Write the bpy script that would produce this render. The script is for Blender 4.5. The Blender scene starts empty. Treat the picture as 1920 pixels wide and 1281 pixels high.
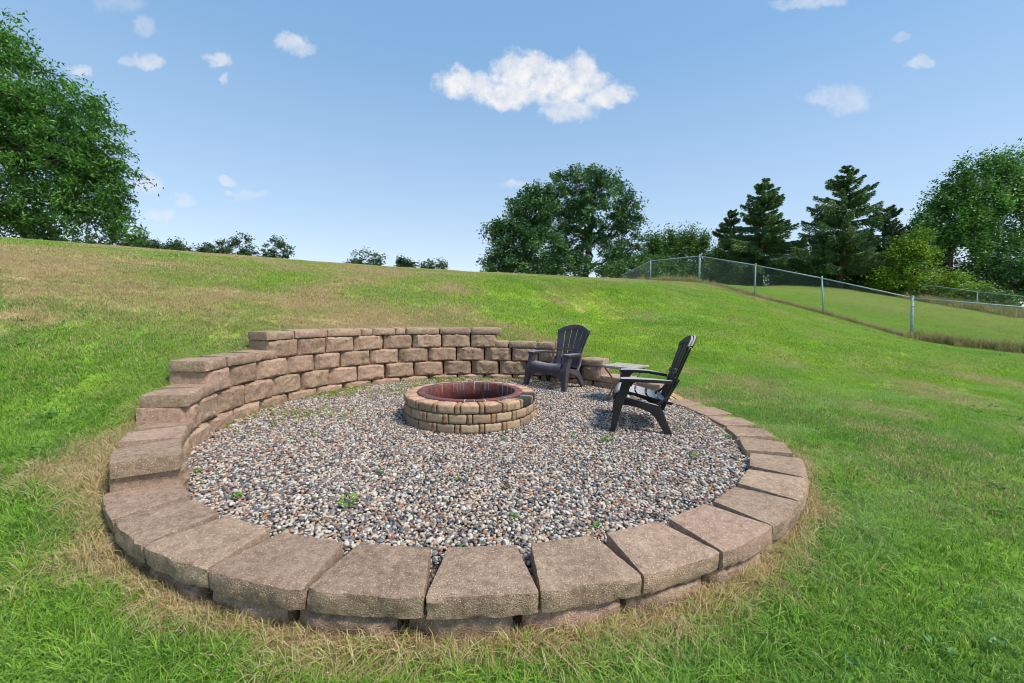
import bpy, bmesh, math, random
import numpy as np
from mathutils import Vector, Matrix

random.seed(7)
rng = np.random.default_rng(7)
SC = bpy.context.scene
COL = SC.collection
R = math.radians
PI = math.pi

# ------------------------------------------------------------------ camera
F_PX, PITCH, ROLL = 793.87, 0.06778, 0.01056      # focal length in photo pixels, tilt, roll
CAM = Vector((0, 0, 1.0))
cd = bpy.data.cameras.new('camera')
cam = bpy.data.objects.new('camera', cd)
COL.objects.link(cam)
cd.sensor_width = 36.0
cd.lens = F_PX / 1920 * 36.0
cd.clip_start, cd.clip_end = 0.05, 3000
_rx, _up = Vector((1, 0, 0)), Vector((0, math.sin(PITCH), math.cos(PITCH)))
_bk = -Vector((0, math.cos(PITCH), -math.sin(PITCH)))
c_, s_ = math.cos(ROLL), math.sin(ROLL)
_r2, _u2 = c_ * _rx + s_ * _up, -s_ * _rx + c_ * _up
cam.matrix_world = Matrix(((_r2.x, _u2.x, _bk.x, CAM.x), (_r2.y, _u2.y, _bk.y, CAM.y),
                           (_r2.z, _u2.z, _bk.z, CAM.z), (0, 0, 0, 1)))
SC.camera = cam
SC.cycles.max_bounces = 5
SC.cycles.filter_width = 1.05
SC.cycles.diffuse_bounces = 3
SC.cycles.glossy_bounces = 2
SC.cycles.transmission_bounces = 3

# ------------------------------------------------------------------ light and sky
SUN_EL, SUN_AZ = R(56), R(118)       # azimuth clockwise from +Y (the way the camera looks)
SC.view_settings.view_transform = 'Standard'
SC.view_settings.look = 'None'
SC.view_settings.gamma = 1.0
SC.view_settings.exposure = 1.28
SC.view_settings.use_curve_mapping = False
sl = bpy.data.lights.new('sun', 'SUN')
sl.energy = 2.1
sl.angle = R(16)
sl.color = (1.0, 0.935, 0.83)
sun = bpy.data.objects.new('sun', sl)
COL.objects.link(sun)
sdir = Vector((math.sin(SUN_AZ) * math.cos(SUN_EL), math.cos(SUN_AZ) * math.cos(SUN_EL), math.sin(SUN_EL)))
sun.rotation_euler = sdir.to_track_quat('Z', 'Y').to_euler()


class NT:
    """small helper to write node trees"""
    def __init__(s, tree):
        s.t = tree; s.n = tree.nodes; s.l = tree.links

    def node(s, typ, **kw):
        n = s.n.new(typ)
        for k, v in kw.items():
            if k.startswith('i_'):
                key = k[2:]
                key = int(key) if key.isdigit() else key.replace('_', ' ')
                s.put(n, key, v)
            else:
                setattr(n, k, v)
        return n

    def put(s, n, key, v):
        if isinstance(v, bpy.types.NodeSocket):
            s.l.new(v, n.inputs[key])
        else:
            n.inputs[key].default_value = v

    def math(s, op, a, b=0.0, c=None, clamp=False):
        n = s.n.new('ShaderNodeMath'); n.operation = op; n.use_clamp = clamp
        s.put(n, 0, a); s.put(n, 1, b)
        if c is not None: s.put(n, 2, c)
        return n.outputs[0]

    def mixc(s, f, a, b, blend='MIX'):
        n = s.n.new('ShaderNodeMix'); n.data_type = 'RGBA'; n.blend_type = blend
        s.put(n, 0, f)
        for k, v in ((6, a), (7, b)):
            if not isinstance(v, bpy.types.NodeSocket): v = (*v[:3], 1)
            s.put(n, k, v)
        return n.outputs[2]

    def noise(s, vec, scale, detail=4, rough=.55, out=0):
        n = s.node('ShaderNodeTexNoise', i_Scale=scale, i_Detail=detail, i_Roughness=rough)
        if vec is not None: s.l.new(vec, n.inputs['Vector'])
        return n.outputs[out]

    def vor(s, vec, scale, out='Distance', feature='F1'):
        n = s.node('ShaderNodeTexVoronoi', i_Scale=scale, feature=feature)
        if vec is not None: s.l.new(vec, n.inputs['Vector'])
        return n.outputs[out]

    def ramp(s, f, stops, interp='LINEAR'):
        n = s.n.new('ShaderNodeValToRGB'); r = n.color_ramp; r.interpolation = interp
        while len(r.elements) < len(stops): r.elements.new(0.5)
        for e, (p, c) in zip(r.elements, stops):
            e.position = p
            e.color = (*c[:3], 1) if hasattr(c, '__len__') else (c, c, c, 1)
        s.put(n, 0, f)
        return n.outputs[0]

    def sstep(s, v, a, b):
        n = s.node('ShaderNodeMapRange', interpolation_type='SMOOTHSTEP')
        s.put(n, 0, v); s.put(n, 1, a); s.put(n, 2, b); s.put(n, 3, 0.0); s.put(n, 4, 1.0)
        return n.outputs[0]


world = bpy.data.worlds.new('World')
SC.world = world
world.use_nodes = True
w = NT(world.node_tree)
w.n.clear()
sky = w.node('ShaderNodeTexSky', sky_type='NISHITA', sun_disc=False)
sky.sun_elevation = SUN_EL
sky.sun_rotation = SUN_AZ
sky.altitude = 300
sky.air_density, sky.dust_density, sky.ozone_density = 1.0, 0.7, 1.3
tc = w.node('ShaderNodeTexCoord')
sep = w.node('ShaderNodeSeparateXYZ')
w.l.new(tc.outputs['Generated'], sep.inputs[0])
yy = w.math('MAXIMUM', w.math('ABSOLUTE', sep.outputs[1]), 0.02)
U = w.math('DIVIDE', sep.outputs[0], yy)
V = w.math('DIVIDE', sep.outputs[2], yy)
comb = w.node('ShaderNodeCombineXYZ')
w.l.new(U, comb.inputs[0]); w.l.new(V, comb.inputs[1])
uv = comb.outputs[0]
nz = w.noise(uv, 13, 6, .62, 1)
ns = w.node('ShaderNodeVectorMath', operation='SUBTRACT'); w.l.new(nz, ns.inputs[0]); ns.inputs[1].default_value = (.5, .5, .5)
nm = w.node('ShaderNodeVectorMath', operation='SCALE'); w.l.new(ns.outputs[0], nm.inputs[0]); nm.inputs[3].default_value = .06
na = w.node('ShaderNodeVectorMath', operation='ADD'); w.l.new(uv, na.inputs[0]); w.l.new(nm.outputs[0], na.inputs[1])
sp2 = w.node('ShaderNodeSeparateXYZ'); w.l.new(na.outputs[0], sp2.inputs[0])
UU, VV = sp2.outputs[0], sp2.outputs[1]


def pix_uv(px, py):
    X, Y = (px - 960) / F_PX, -(py - 640.5) / F_PX
    X, Y = c_ * X - s_ * Y, s_ * X + c_ * Y
    cp, sp = math.cos(PITCH), math.sin(PITCH)
    return X / (cp + Y * sp), (-sp + Y * cp) / (cp + Y * sp)


def at(px, py, Y):
    """world point seen at photo pixel (px, py) at forward distance Y"""
    u, v = pix_uv(px, py)
    return Vector((u * Y, Y, CAM.z + v * Y))


# fair-weather clouds of the sky: centre, half sizes (photo pixels), density
CLOUDS = [(872, 158, 52, 24, .9), (975, 138, 50, 40, 1), (1045, 160, 95, 40, 1), (1088, 128, 34, 30, .85), (1130, 178, 56, 20, .85),
          (960, 122, 34, 28, .8), (1065, 205, 50, 24, .7), (960, 175, 70, 26, .9),
          (548, 78, 30, 14, .62), (566, 90, 22, 12, .4), (408, 112, 25, 13, .62), (278, 112, 30, 13, .55), (250, 112, 24, 9, .35), (268, 46, 16, 17, .3),
          (424, 148, 9, 7, .4), (146, 130, 20, 9, .5), (225, 8, 40, 22, .2), (276, 345, 32, 24, .42), (350, 374, 20, 13, .36),
          (293, 402, 34, 14, .36), (430, 342, 22, 10, .42), (474, 362, 28, 9, .34), (445, 368, 22, 6, .3),
          (1565, 180, 60, 18, .34), (1600, 195, 34, 22, .38), (1728, 116, 26, 10, .4), (1690, 70, 12, 9, .25),
          (960, 351, 22, 7, .4), (1520, 4, 60, 12, .45)]
NB = w.noise(uv, 20, 7, .60)
NB = w.math('MULTIPLY', w.math('SUBTRACT', NB, .5), 2.5)
mask = None
for (px, py, a, b, dens) in CLOUDS:
    u0, v0 = pix_uv(px, py)
    du = w.math('MULTIPLY', w.math('SUBTRACT', UU, u0), F_PX / a * .88)
    dv = w.math('MULTIPLY', w.math('SUBTRACT', VV, v0), F_PX / b * .88)
    d2 = w.math('ADD', w.math('MULTIPLY', du, du), w.math('MULTIPLY', dv, dv))
    m = w.math('MULTIPLY', w.sstep(w.math('ADD', w.math('SUBTRACT', 1.0, w.math('MULTIPLY', d2, .85)), NB), .0, .95), min(1.0, dens * 1.05))
    mask = m if mask is None else w.math('MAXIMUM', mask, m)
wisp = w.noise(uv, 26, 7, .66)
mask = w.math('MULTIPLY', mask, w.math('ADD', .62, w.math('MULTIPLY', wisp, .60)), clamp=True)
hs = w.node('ShaderNodeHueSaturation', i_Saturation=1.22, i_Value=1.0)
w.l.new(sky.outputs[0], hs.inputs['Color'])
# pale summer air low in the sky
elev = w.math('MAXIMUM', sep.outputs[2], 0.0)
grad = w.ramp(elev, [(0.0, (.262, .276, .292)), (.22, (.172, .222, .274)), (.50, (.092, .164, .250)), (1.0, (.056, .122, .215))])
gsc = w.node('ShaderNodeVectorMath', operation='SCALE'); w.l.new(grad, gsc.inputs[0]); gsc.inputs[3].default_value = 10.0
skyc = w.mixc(.76, hs.outputs[0], gsc.outputs[0])
cw = w.node('ShaderNodeVectorMath', operation='SCALE'); w.l.new(w.ramp(wisp, [(.35, (.275, .280, .300)), (.6, (.328, .326, .328))]), cw.inputs[0]); cw.inputs[3].default_value = 10.0
skyc = w.mixc(mask, skyc, cw.outputs[0])
bg = w.node('ShaderNodeBackground', i_Strength=0.118)
w.l.new(skyc, bg.inputs[0])
wo = w.node('ShaderNodeOutputWorld')
w.l.new(bg.outputs[0], wo.inputs[0])

# ------------------------------------------------------------------ helpers


def tag(o, label=None, cat=None, group=None, kind=None):
    if label: o['label'] = label
    if cat: o['category'] = cat
    if group: o['group'] = group
    if kind: o['kind'] = kind
    return o


def empty(name, loc=(0, 0, 0), rz=0):
    o = bpy.data.objects.new(name, None)
    o.empty_display_size = .1
    COL.objects.link(o)
    o.location = loc
    o.rotation_euler = (0, 0, rz)
    return o


def add_obj(name, me, parent=None, loc=(0, 0, 0), rz=0):
    o = bpy.data.objects.new(name, me)
    COL.objects.link(o)
    o.location = loc
    o.rotation_euler = (0, 0, rz)
    if parent is not None: o.parent = parent
    return o


def mesh_np(name, V, Fq, mat, smooth=True, attrs=None):
    """mesh from arrays; Fq is an (n,k) array of equal-sized faces or a list of such arrays"""
    me = bpy.data.meshes.new(name)
    if isinstance(Fq, np.ndarray): Fq = [Fq]
    nf = sum(len(f) for f in Fq)
    loops = np.concatenate([f.reshape(-1) for f in Fq]).astype(np.int32)
    tot = np.concatenate([np.full(len(f), f.shape[1]) for f in Fq]).astype(np.int32)
    me.vertices.add(len(V)); me.vertices.foreach_set('co', np.asarray(V, np.float32).ravel())
    me.loops.add(len(loops)); me.loops.foreach_set('vertex_index', loops)
    me.polygons.add(nf)
    st = np.zeros(nf, np.int32); st[1:] = np.cumsum(tot)[:-1]
    me.polygons.foreach_set('loop_start', st)
    me.polygons.foreach_set('use_smooth', np.full(nf, smooth))
    if attrs:
        for k, a in attrs.items():
            at_ = me.attributes.new(k, 'FLOAT', 'POINT')
            at_.data.foreach_set('value', np.asarray(a, np.float32))
    me.update(calc_edges=True)
    me.validate()
    if mat: me.materials.append(mat)
    return me


class MB:
    """collects shapes into one mesh"""
    def __init__(s): s.v = []; s.f = []

    def add(s, vs, fs):
        b = len(s.v); s.v += [tuple(x) for x in vs]; s.f += [tuple(b + i for i in f) for f in fs]

    def box(s, c, d, M=None):
        x, y, z = d[0] / 2, d[1] / 2, d[2] / 2
        vs = [Vector((i * x, j * y, k * z)) for k in (-1, 1) for j in (-1, 1) for i in (-1, 1)]
        vs = [(M @ v if M else v) + Vector(c) for v in vs]
        s.add(vs, [(0, 2, 3, 1), (4, 5, 7, 6), (0, 1, 5, 4), (2, 6, 7, 3), (0, 4, 6, 2), (1, 3, 7, 5)])

    def tube(s, pts, rad, n=8, flat=1.0, cap=True):
        pts = [Vector(p) for p in pts]
        if not hasattr(rad, '__len__'): rad = [rad] * len(pts)
        rings = []
        up = Vector((0, 0, 1))
        prev = None
        for i, p in enumerate(pts):
            t = (pts[min(i + 1, len(pts) - 1)] - pts[max(i - 1, 0)]).normalized()
            if prev is None:
                a = t.orthogonal().normalized() if abs(t.z) > .95 else t.cross(up).normalized()
            else:
                a = (prev - t * prev.dot(t)).normalized()
            prev = a
            b = t.cross(a)
            rings.append([p + (a * math.cos(k * 2 * PI / n) + b * math.sin(k * 2 * PI / n) * flat) * rad[i] for k in range(n)])
        vs = [v for r_ in rings for v in r_]
        fs = [(i * n + k, i * n + (k + 1) % n, (i + 1) * n + (k + 1) % n, (i + 1) * n + k)
              for i in range(len(pts) - 1) for k in range(n)]
        if cap: fs += [tuple(range(n))[::-1], tuple(range((len(pts) - 1) * n, len(pts) * n))]
        s.add(vs, fs)

    def prism(s, poly, x0, x1):
        """polygon given as (y,z) extruded along x, x1/x0 may be functions of the vertex index"""
        n = len(poly)
        vs = [(x0, p[0], p[1]) for p in poly] + [(x1, p[0], p[1]) for p in poly]
        fs = [tuple(range(n)), tuple(range(n, 2 * n))[::-1]] + [(i, i + n, (i + 1) % n + n, (i + 1) % n) for i in range(n)]
        s.add(vs, fs)

    def slab(s, S, u0, u1, v0, v1, nu, nv, t):
        """curved plate: S(u,v) -> Vector, thickness t behind"""
        P = [[S(u0 + (u1 - u0) * i / nu, v0 + (v1 - v0) * j / nv) for i in range(nu + 1)] for j in range(nv + 1)]
        N = []
        for j in range(nv + 1):
            row = []
            for i in range(nu + 1):
                a = P[j][min(i + 1, nu)] - P[j][max(i - 1, 0)]
                b = P[min(j + 1, nv)][i] - P[max(j - 1, 0)][i]
                row.append(a.cross(b).normalized())
            N.append(row)
        W_ = nu + 1
        vs = [P[j][i] for j in range(nv + 1) for i in range(W_)] + [P[j][i] + N[j][i] * t for j in range(nv + 1) for i in range(W_)]
        off = W_ * (nv + 1)
        fs = []
        for j in range(nv):
            for i in range(nu):
                a = j * W_ + i
                fs.append((a, a + W_, a + W_ + 1, a + 1))
                fs.append((off + a, off + a + 1, off + a + W_ + 1, off + a + W_))
        for i in range(nu):
            fs.append((i, i + 1, off + i + 1, off + i)); a = nv * W_ + i
            fs.append((a + 1, a, off + a, off + a + 1))
        for j in range(nv):
            a = j * W_
            fs.append((a + W_, a, off + a, off + a + W_)); a += nu
            fs.append((a, a + W_, off + a + W_, off + a))
        s.add(vs, fs)

    def build(s, name, mat, parent=None, smooth=False, bevel=0, loc=(0, 0, 0), rz=0, seg=2):
        me = bpy.data.meshes.new(name)
        me.from_pydata(s.v, [], s.f)
        bm = bmesh.new(); bm.from_mesh(me)
        bmesh.ops.remove_doubles(bm, verts=bm.verts, dist=1e-5)
        bmesh.ops.recalc_face_normals(bm, faces=bm.faces)
        if bevel:
            es = [e for e in bm.edges if len(e.link_faces) == 2 and e.calc_face_angle(0) > .5]
            bmesh.ops.bevel(bm, geom=es, offset=bevel, segments=seg, profile=.7, affect='EDGES', clamp_overlap=True)
        for f in bm.faces: f.smooth = smooth or bool(bevel)
        bm.to_mesh(me); bm.free()
        if bevel: me.set_sharp_from_angle(angle=R(50))
        if mat: me.materials.append(mat)
        return add_obj(name, me, parent, loc, rz)


def new_mat(name, rough=.8, spec=.3):
    m = bpy.data.materials.new(name)
    m.use_nodes = True
    t = NT(m.node_tree)
    b = t.n['Principled BSDF']
    b.inputs['Roughness'].default_value = rough
    b.inputs['Specular IOR Level'].default_value = spec
    return m, t, b


def bump(t, b, h, strength, dist):
    n = t.node('ShaderNodeBump', i_Strength=strength, i_Distance=dist)
    t.l.new(h, n.inputs['Height']); t.l.new(n.outputs[0], b.inputs['Normal'])
    return n


# value noise in numpy (fixed lattices)
_LAT = np.random.default_rng(3).random((64, 64))


def vnoise(x, y, s):
    x, y = np.asarray(x) * s + 100.3, np.asarray(y) * s + 100.7
    xi, yi = np.floor(x).astype(int), np.floor(y).astype(int)
    fx, fy = x - xi, y - yi
    fx, fy = fx * fx * (3 - 2 * fx), fy * fy * (3 - 2 * fy)
    g = lambda a, b: _LAT[a % 64, b % 64]
    return (g(xi, yi) * (1 - fx) + g(xi + 1, yi) * fx) * (1 - fy) + (g(xi, yi + 1) * (1 - fx) + g(xi + 1, yi + 1) * fx) * fy


def fbm(x, y, s, o=3):
    return sum(vnoise(x + 7.1 * k, y - 3.3 * k, s * 2 ** k) * .5 ** k for k in range(o)) / sum(.5 ** k for k in range(o))


def sm(a, b, x):
    t = np.clip((x - a) / (b - a), 0, 1)
    return t * t * (3 - 2 * t)


# ------------------------------------------------------------------ terrain
CX, CY = -0.321, 4.041           # centre of the stone ring
RO, RI = 2.605, 2.30

RING_Z = [(-180, .53), (-176, .50), (-171.5, .42), (-167.5, .33), (-163, .29), (-159, .20), (-155.5, .12), (-150, .09), (-142, .03), (-136, -.06), (-132, -.10), (-125, -.15), (-110, -.18),
          (-90, -.192), (-60, -.182), (-40, -.14), (-25, -.08), (-10, -.035), (10, -.02), (21, -.01), (26, .05), (38, .11), (47, .13),
          (51, .24), (62, .31), (66.5, .33), (70, .44), (80, .51), (87, .54), (92, .68), (110, .745), (150, .735), (158, .70), (165, .60), (171, .54), (180, .53)]
_ra = np.array([a for a, _ in RING_Z], float); _rz = np.array([z for _, z in RING_Z], float)


def ring_ground(x, y):
    a = np.degrees(np.arctan2(y - CY, x - CX))
    return np.interp(a, _ra, _rz)


_ctl = []
for a in range(-180, 180, 15):
    x, y = CX + 2.75 * math.cos(R(a)), CY + 2.75 * math.sin(R(a))
    _ctl.append((x, y, float(ring_ground(x, y))))
for px, py, Yc, k in ((-150, 436, 10.5, .016), (0, 447, 11, .016), (200, 462, 12, .014), (400, 477, 13, .013), (560, 490, 14, .012), (720, 501, 15, .011),
                      (870, 510, 16, .010), (1000, 516, 17, .0095), (1130, 523, 18, .009), (1250, 528.5, 18.8, .009)):
    for f in (.68, .84, 1.0, 1.16, 1.45):
        q = at(px, py, Yc * f)
        _ctl.append((q.x, q.y, q.z - k * (Yc * (f - 1)) ** 2))
for px, py, Y in ((1311, 531, 18.6), (1415, 557, 15.6), (1545, 590, 14.2), (1625, 612, 13.4), (1709, 636, 12.6), (1920, 664, 10.8), (2200, 690, 9.5),
                  (1311, 560, 13), (1311, 610, 9.5), (1500, 680, 7.6), (1700, 720, 6.6), (1900, 760, 5.6), (1311, 640, 8.2), (1100, 580, 11),
                  (1360, 536, 24), (1420, 536.5, 34), (1545, 562, 20), (1575, 542, 31), (1700, 570, 24), (1720, 562, 30), (1640, 600, 16),
                  (1780, 605, 17), (1900, 612, 18), (1920, 592, 25), (1800, 578, 26), (2300, 640, 14), (2300, 600, 26),
                  (1420, 534, 45), (1700, 560, 45), (1920, 585, 45), (1500, 545, 26)):
    q = at(px, py, Y); _ctl.append(tuple(q))
_ctl += [(-3, 0.5, -.25), (0, 0.3, -.29), (3, 0.5, -.24), (0, -4, -.4), (-6, -2, -.1), (6, -3, -.4), (5, 3, -.08), (-5, 2.0, .12), (-4.0, 3.3, .45),
         (-6, 4, .95), (6, 0, -.3), (-8, -8, 0), (8, -8, -.6), (-16, 4, 1.6), (14, 4, -.2), (0, 30, 1.3), (-15, 30, 1.0), (-30, 15, 2.0), (-30, 30, .8),
         (10, 40, 1.2), (3.6, 4.5, -.03), (3.4, 2.4, -.12)]
_ctl = np.array(_ctl)


def _tps_k(r2):
    return np.where(r2 > 1e-9, r2 * np.log(np.maximum(r2, 1e-9)) * .5, 0)


_n = len(_ctl)
_K = _tps_k(((_ctl[:, None, :2] - _ctl[None, :, :2]) ** 2).sum(-1)) + np.eye(_n) * .02
_P = np.c_[np.ones(_n), _ctl[:, :2]]
_A = np.block([[_K, _P], [_P.T, np.zeros((3, 3))]])
_W = np.linalg.solve(_A, np.r_[_ctl[:, 2], 0, 0, 0])


def ground(x, y):
    x, y = np.atleast_1d(np.asarray(x, float)), np.atleast_1d(np.asarray(y, float))
    sh = x.shape; x, y = x.ravel(), y.ravel()
    out = np.empty(len(x))
    for i in range(0, len(x), 20000):
        xs, ys = x[i:i + 20000], y[i:i + 20000]
        k = _tps_k((xs[:, None] - _ctl[None, :, 0]) ** 2 + (ys[:, None] - _ctl[None, :, 1]) ** 2)
        out[i:i + 20000] = k @ _W[:_n] + _W[_n] + _W[_n + 1] * xs + _W[_n + 2] * ys
    d = np.hypot(x, y)
    far = sm(38, 75, d)
    out = np.clip(out, -2, 3.4) * (1 - far) + far * 0.2
    r = np.hypot(x - CX, y - CY)
    wgt = sm(2.62, 3.25, r)
    out = ring_ground(x, y) * (1 - wgt) + out * wgt
    out += (fbm(x, y, .9, 3) - .5) * .05 * sm(2.7, 4.5, r)
    return out.reshape(sh)


def gz(x, y): return float(ground(x, y)[0])


FENCE_PTS = [at(1150, 560, 28), at(1220, 529, 21.5), at(1311, 531, 18.6), at(1415, 557, 15.6), at(1545, 590, 14.2), at(1709, 636, 12.6), at(1995, 674, 10.3), at(2250, 704, 9.0)]
_fx = np.array([p.x for p in FENCE_PTS]); _fy = np.array([p.y for p in FENCE_PTS])


def fence_dist(x, y):
    """signed distance from the fence line, positive on the neighbour's side"""
    x = np.asarray(x, float); y = np.asarray(y, float)
    best = np.full(x.shape, 1e9); sg = np.ones(x.shape)
    for i in range(len(_fx) - 1):
        ax, ay, bx, by = _fx[i], _fy[i], _fx[i + 1], _fy[i + 1]
        dx, dy = bx - ax, by - ay; L = dx * dx + dy * dy
        t = np.clip(((x - ax) * dx + (y - ay) * dy) / L, 0, 1)
        d = np.hypot(x - ax - t * dx, y - ay - t * dy)
        s = np.where((dx * (y - ay) - dy * (x - ax)) > 0, 1.0, -1.0)
        m = d < best
        best = np.where(m, d, best); sg = np.where(m, s, sg)
    return best * sg


def dryness(x, y):
    """how much of the lawn is straw, 0 to 1"""
    x = np.asarray(x, float); y = np.asarray(y, float)
    n1, n2 = fbm(x, y, .35, 3), fbm(x + 31, y + 9, 1.3, 3)
    n3 = fbm(x - 11, y + 40, 3.5, 2)
    r = np.hypot(x - CX, y - CY); a = np.degrees(np.arctan2(y - CY, x - CX))
    d = .04 + .26 * sm(.50, .72, n2) * sm(.42, .6, n3 * .5 + n1 * .5)
    # the sunburnt slope up on the left and along the crest
    u = x / np.maximum(y, .5)
    left = sm(.25, -.50, u) * sm(2.8, 6.0, y)
    d += left * (.42 + 1.1 * (n1 - .42) * 2 + .6 * (n2 - .5))
    d += sm(.1, -.3, u) * sm(9.5, 13, y) * .5
    d += sm(12.5, 17, y) * sm(.62, .35, u) * .42
    d += sm(.56, .66, n2) * sm(2.0, 5, y) * .38
    # straw along the stones
    am = np.where(a < 90, a + 360, a)      # 90..450
    arc = sm(196, 212, am) * (1 - sm(330, 350, am))
    wob = .07 + .24 * n3 + .36 * np.exp(-((am - 212) / 12) ** 2) + .06 * np.exp(-((am - 262) / 22) ** 2)
    d += arc * 1.0 * (1 - sm(.05, 1.0, (r - 2.6) / wob))
    d += (1 - sm(0, .10, r - 2.6)) * .35
    # fence strip
    fd = fence_dist(x, y)
    onr = sm(.35, .5, u)
    d += onr * np.exp(-((fd - .55) / .7) ** 2) * 1.0
    d = np.where((fd > 1.3) & (u > .3), .02 + sm(3.2, 9, fd) * .34 + (n2 - .5) * .5, d)
    d += (n3 - .5) * .3
    return np.clip(d, 0, 1)


def tone(x, y):
    """0 = deep blue green, 1 = light yellow green"""
    x = np.asarray(x, float); y = np.asarray(y, float)
    t = .30 + .45 * sm(3.2, 8, y) + (fbm(x + 5, y - 8, .8, 3) - .5) * .7 + (fbm(x, y, 5, 3) - .5) * .85
    fd = fence_dist(x, y); u = x / np.maximum(y, .5)
    t += np.where((fd > .8) & (u > .3), .25 + .5 * np.exp(-((fd - 2.2) / 1.3) ** 2), 0)
    return np.clip(t, 0, 1)


def paleness(x, y):
    """mower tracks and greyish blades turned over"""
    x = np.asarray(x, float); y = np.asarray(y, float)
    q = x * .42 - y * .91 + (fbm(x, y, .5, 2) - .5) * .5
    st = sm(.25, .9, .5 + .5 * np.sin(q * 2 * PI / .62))
    on = sm(1.2, 2.2, x) * (1 - sm(5.5, 8, y))
    q2 = x * .25 + y * .97 + (fbm(x, y, .3, 2) - .5) * 1.0
    st2 = sm(.5, .95, .5 + .5 * np.sin(q2 * 2 * PI / 1.3)) * sm(2.5, 3.5, x) * sm(5, 7, y)
    return np.clip(st * on * .42 * sm(.3, .6, fbm(x + 3, y, 1.4, 2)) + st2 * .22 + .14 * sm(.55, .75, fbm(x, y + 50, 1.2, 3)), 0, 1)


# ------------------------------------------------------------------ grass materials
def grass_colour(t, dry, tn, rnd, pale):
    pos = t.node('ShaderNodeNewGeometry').outputs['Position']
    n = t.noise(pos, 9, 3, .6)
    n2 = t.noise(pos, 1.7, 4, .6)
    dry = t.math('ADD', t.math('SUBTRACT', dry, .02), t.math('MULTIPLY', t.math('SUBTRACT', n, .5), .45))
    tn = t.math('ADD', tn, t.math('MULTIPLY', t.math('SUBTRACT', n2, .5), .8), clamp=True)
    green = t.ramp(tn, [(0, (.080, .250, .022)), (.5, (.222, .440, .028)), (1, (.410, .575, .036))])
    green = t.mixc(t.math('MULTIPLY', t.math('POWER', rnd, 2.0), .7), green, (.44, .66, .12))
    green = t.mixc(t.sstep(rnd, .42, .05), green, (.040, .150, .022))
    green = t.mixc(pale, green, (.40, .58, .20))
    straw = t.ramp(rnd, [(0, (.34, .23, .10)), (.5, (.58, .45, .23)), (1, (.78, .68, .42))])
    return green, straw, dry


def grass_mat():
    m, t, b = new_mat('lawn_grass_blade', .55, .25)
    rnd = t.node('ShaderNodeAttribute', attribute_name='rnd').outputs['Fac']
    rnd2 = t.node('ShaderNodeAttribute', attribute_name='rnd2').outputs['Fac']
    tip = t.node('ShaderNodeAttribute', attribute_name='tip').outputs['Fac']
    dry = t.node('ShaderNodeAttribute', attribute_name='dry', attribute_type='INSTANCER').outputs['Fac']
    tn = t.node('ShaderNodeAttribute', attribute_name='tone', attribute_type='INSTANCER').outputs['Fac']
    pl = t.node('ShaderNodeAttribute', attribute_name='pale', attribute_type='INSTANCER').outputs['Fac']
    g, s, d = grass_colour(t, dry, tn, rnd, pl)
    k = t.sstep(t.math('SUBTRACT', d, rnd2), -.05, .05)
    c = t.mixc(k, g, s)
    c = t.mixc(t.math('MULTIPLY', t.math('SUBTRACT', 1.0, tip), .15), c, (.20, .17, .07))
    t.l.new(c, b.inputs['Base Color'])
    tr = t.node('ShaderNodeBsdfTranslucent'); t.l.new(c, tr.inputs[0])
    mx = t.node('ShaderNodeMixShader', i_0=.42)
    t.l.new(b.outputs[0], mx.inputs[1]); t.l.new(tr.outputs[0], mx.inputs[2])
    t.l.new(mx.outputs[0], t.n['Material Output'].inputs[0])
    return m


def lawn_mat():
    m, t, b = new_mat('lawn_ground', .95, .1)
    pos = t.node('ShaderNodeNewGeometry').outputs['Position']
    dry = t.node('ShaderNodeAttribute', attribute_name='dry').outputs['Fac']
    tn = t.node('ShaderNodeAttribute', attribute_name='tone').outputs['Fac']
    rnd = t.noise(pos, 55, 3, .7)
    pl = t.node('ShaderNodeAttribute', attribute_name='pale').outputs['Fac']
    g, s, d = grass_colour(t, dry, tn, rnd, pl)
    k = t.sstep(d, .25, .75)
    c = t.mixc(k, g, s)
    c = t.mixc(t.math('MULTIPLY', t.sstep(t.noise(pos, 30, 4, .7), .62, .40), .5), c, (.07, .06, .025))
    t.l.new(c, b.inputs['Base Color'])
    bump(t, b, t.noise(pos, 60, 4, .7), 1.0, .02)
    return m


M_BLADE, M_LAWN = grass_mat(), lawn_mat()

# ------------------------------------------------------------------ the lawn sheet
radii = [2.38, 2.46, 2.54, 2.60, 2.62, 2.66]
while radii[-1] < 900:
    radii.append(radii[-1] + max(.05, (radii[-1] - 2.4) * .045))
NA = 540
rr = np.array(radii)
ang = np.linspace(-PI, PI, NA, endpoint=False)
RR, AA = np.meshgrid(rr, ang, indexing='ij')
X, Y = CX + RR * np.cos(AA), CY + RR * np.sin(AA)
Z = ground(X, Y)
i, j = np.meshgrid(np.arange(len(rr) - 1), np.arange(NA), indexing='ij')
i, j = i.ravel(), j.ravel(); j2 = (j + 1) % NA
Fq = np.stack([i * NA + j, (i + 1) * NA + j, (i + 1) * NA + j2, i * NA + j2], 1)
lawn = add_obj('lawn', mesh_np('lawn', np.stack([X.ravel(), Y.ravel(), Z.ravel()], 1), Fq, M_LAWN, True,
                               dict(dry=dryness(X, Y).ravel(), tone=tone(X, Y).ravel(), pale=paleness(X, Y).ravel())))
tag(lawn, kind='structure')


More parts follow.
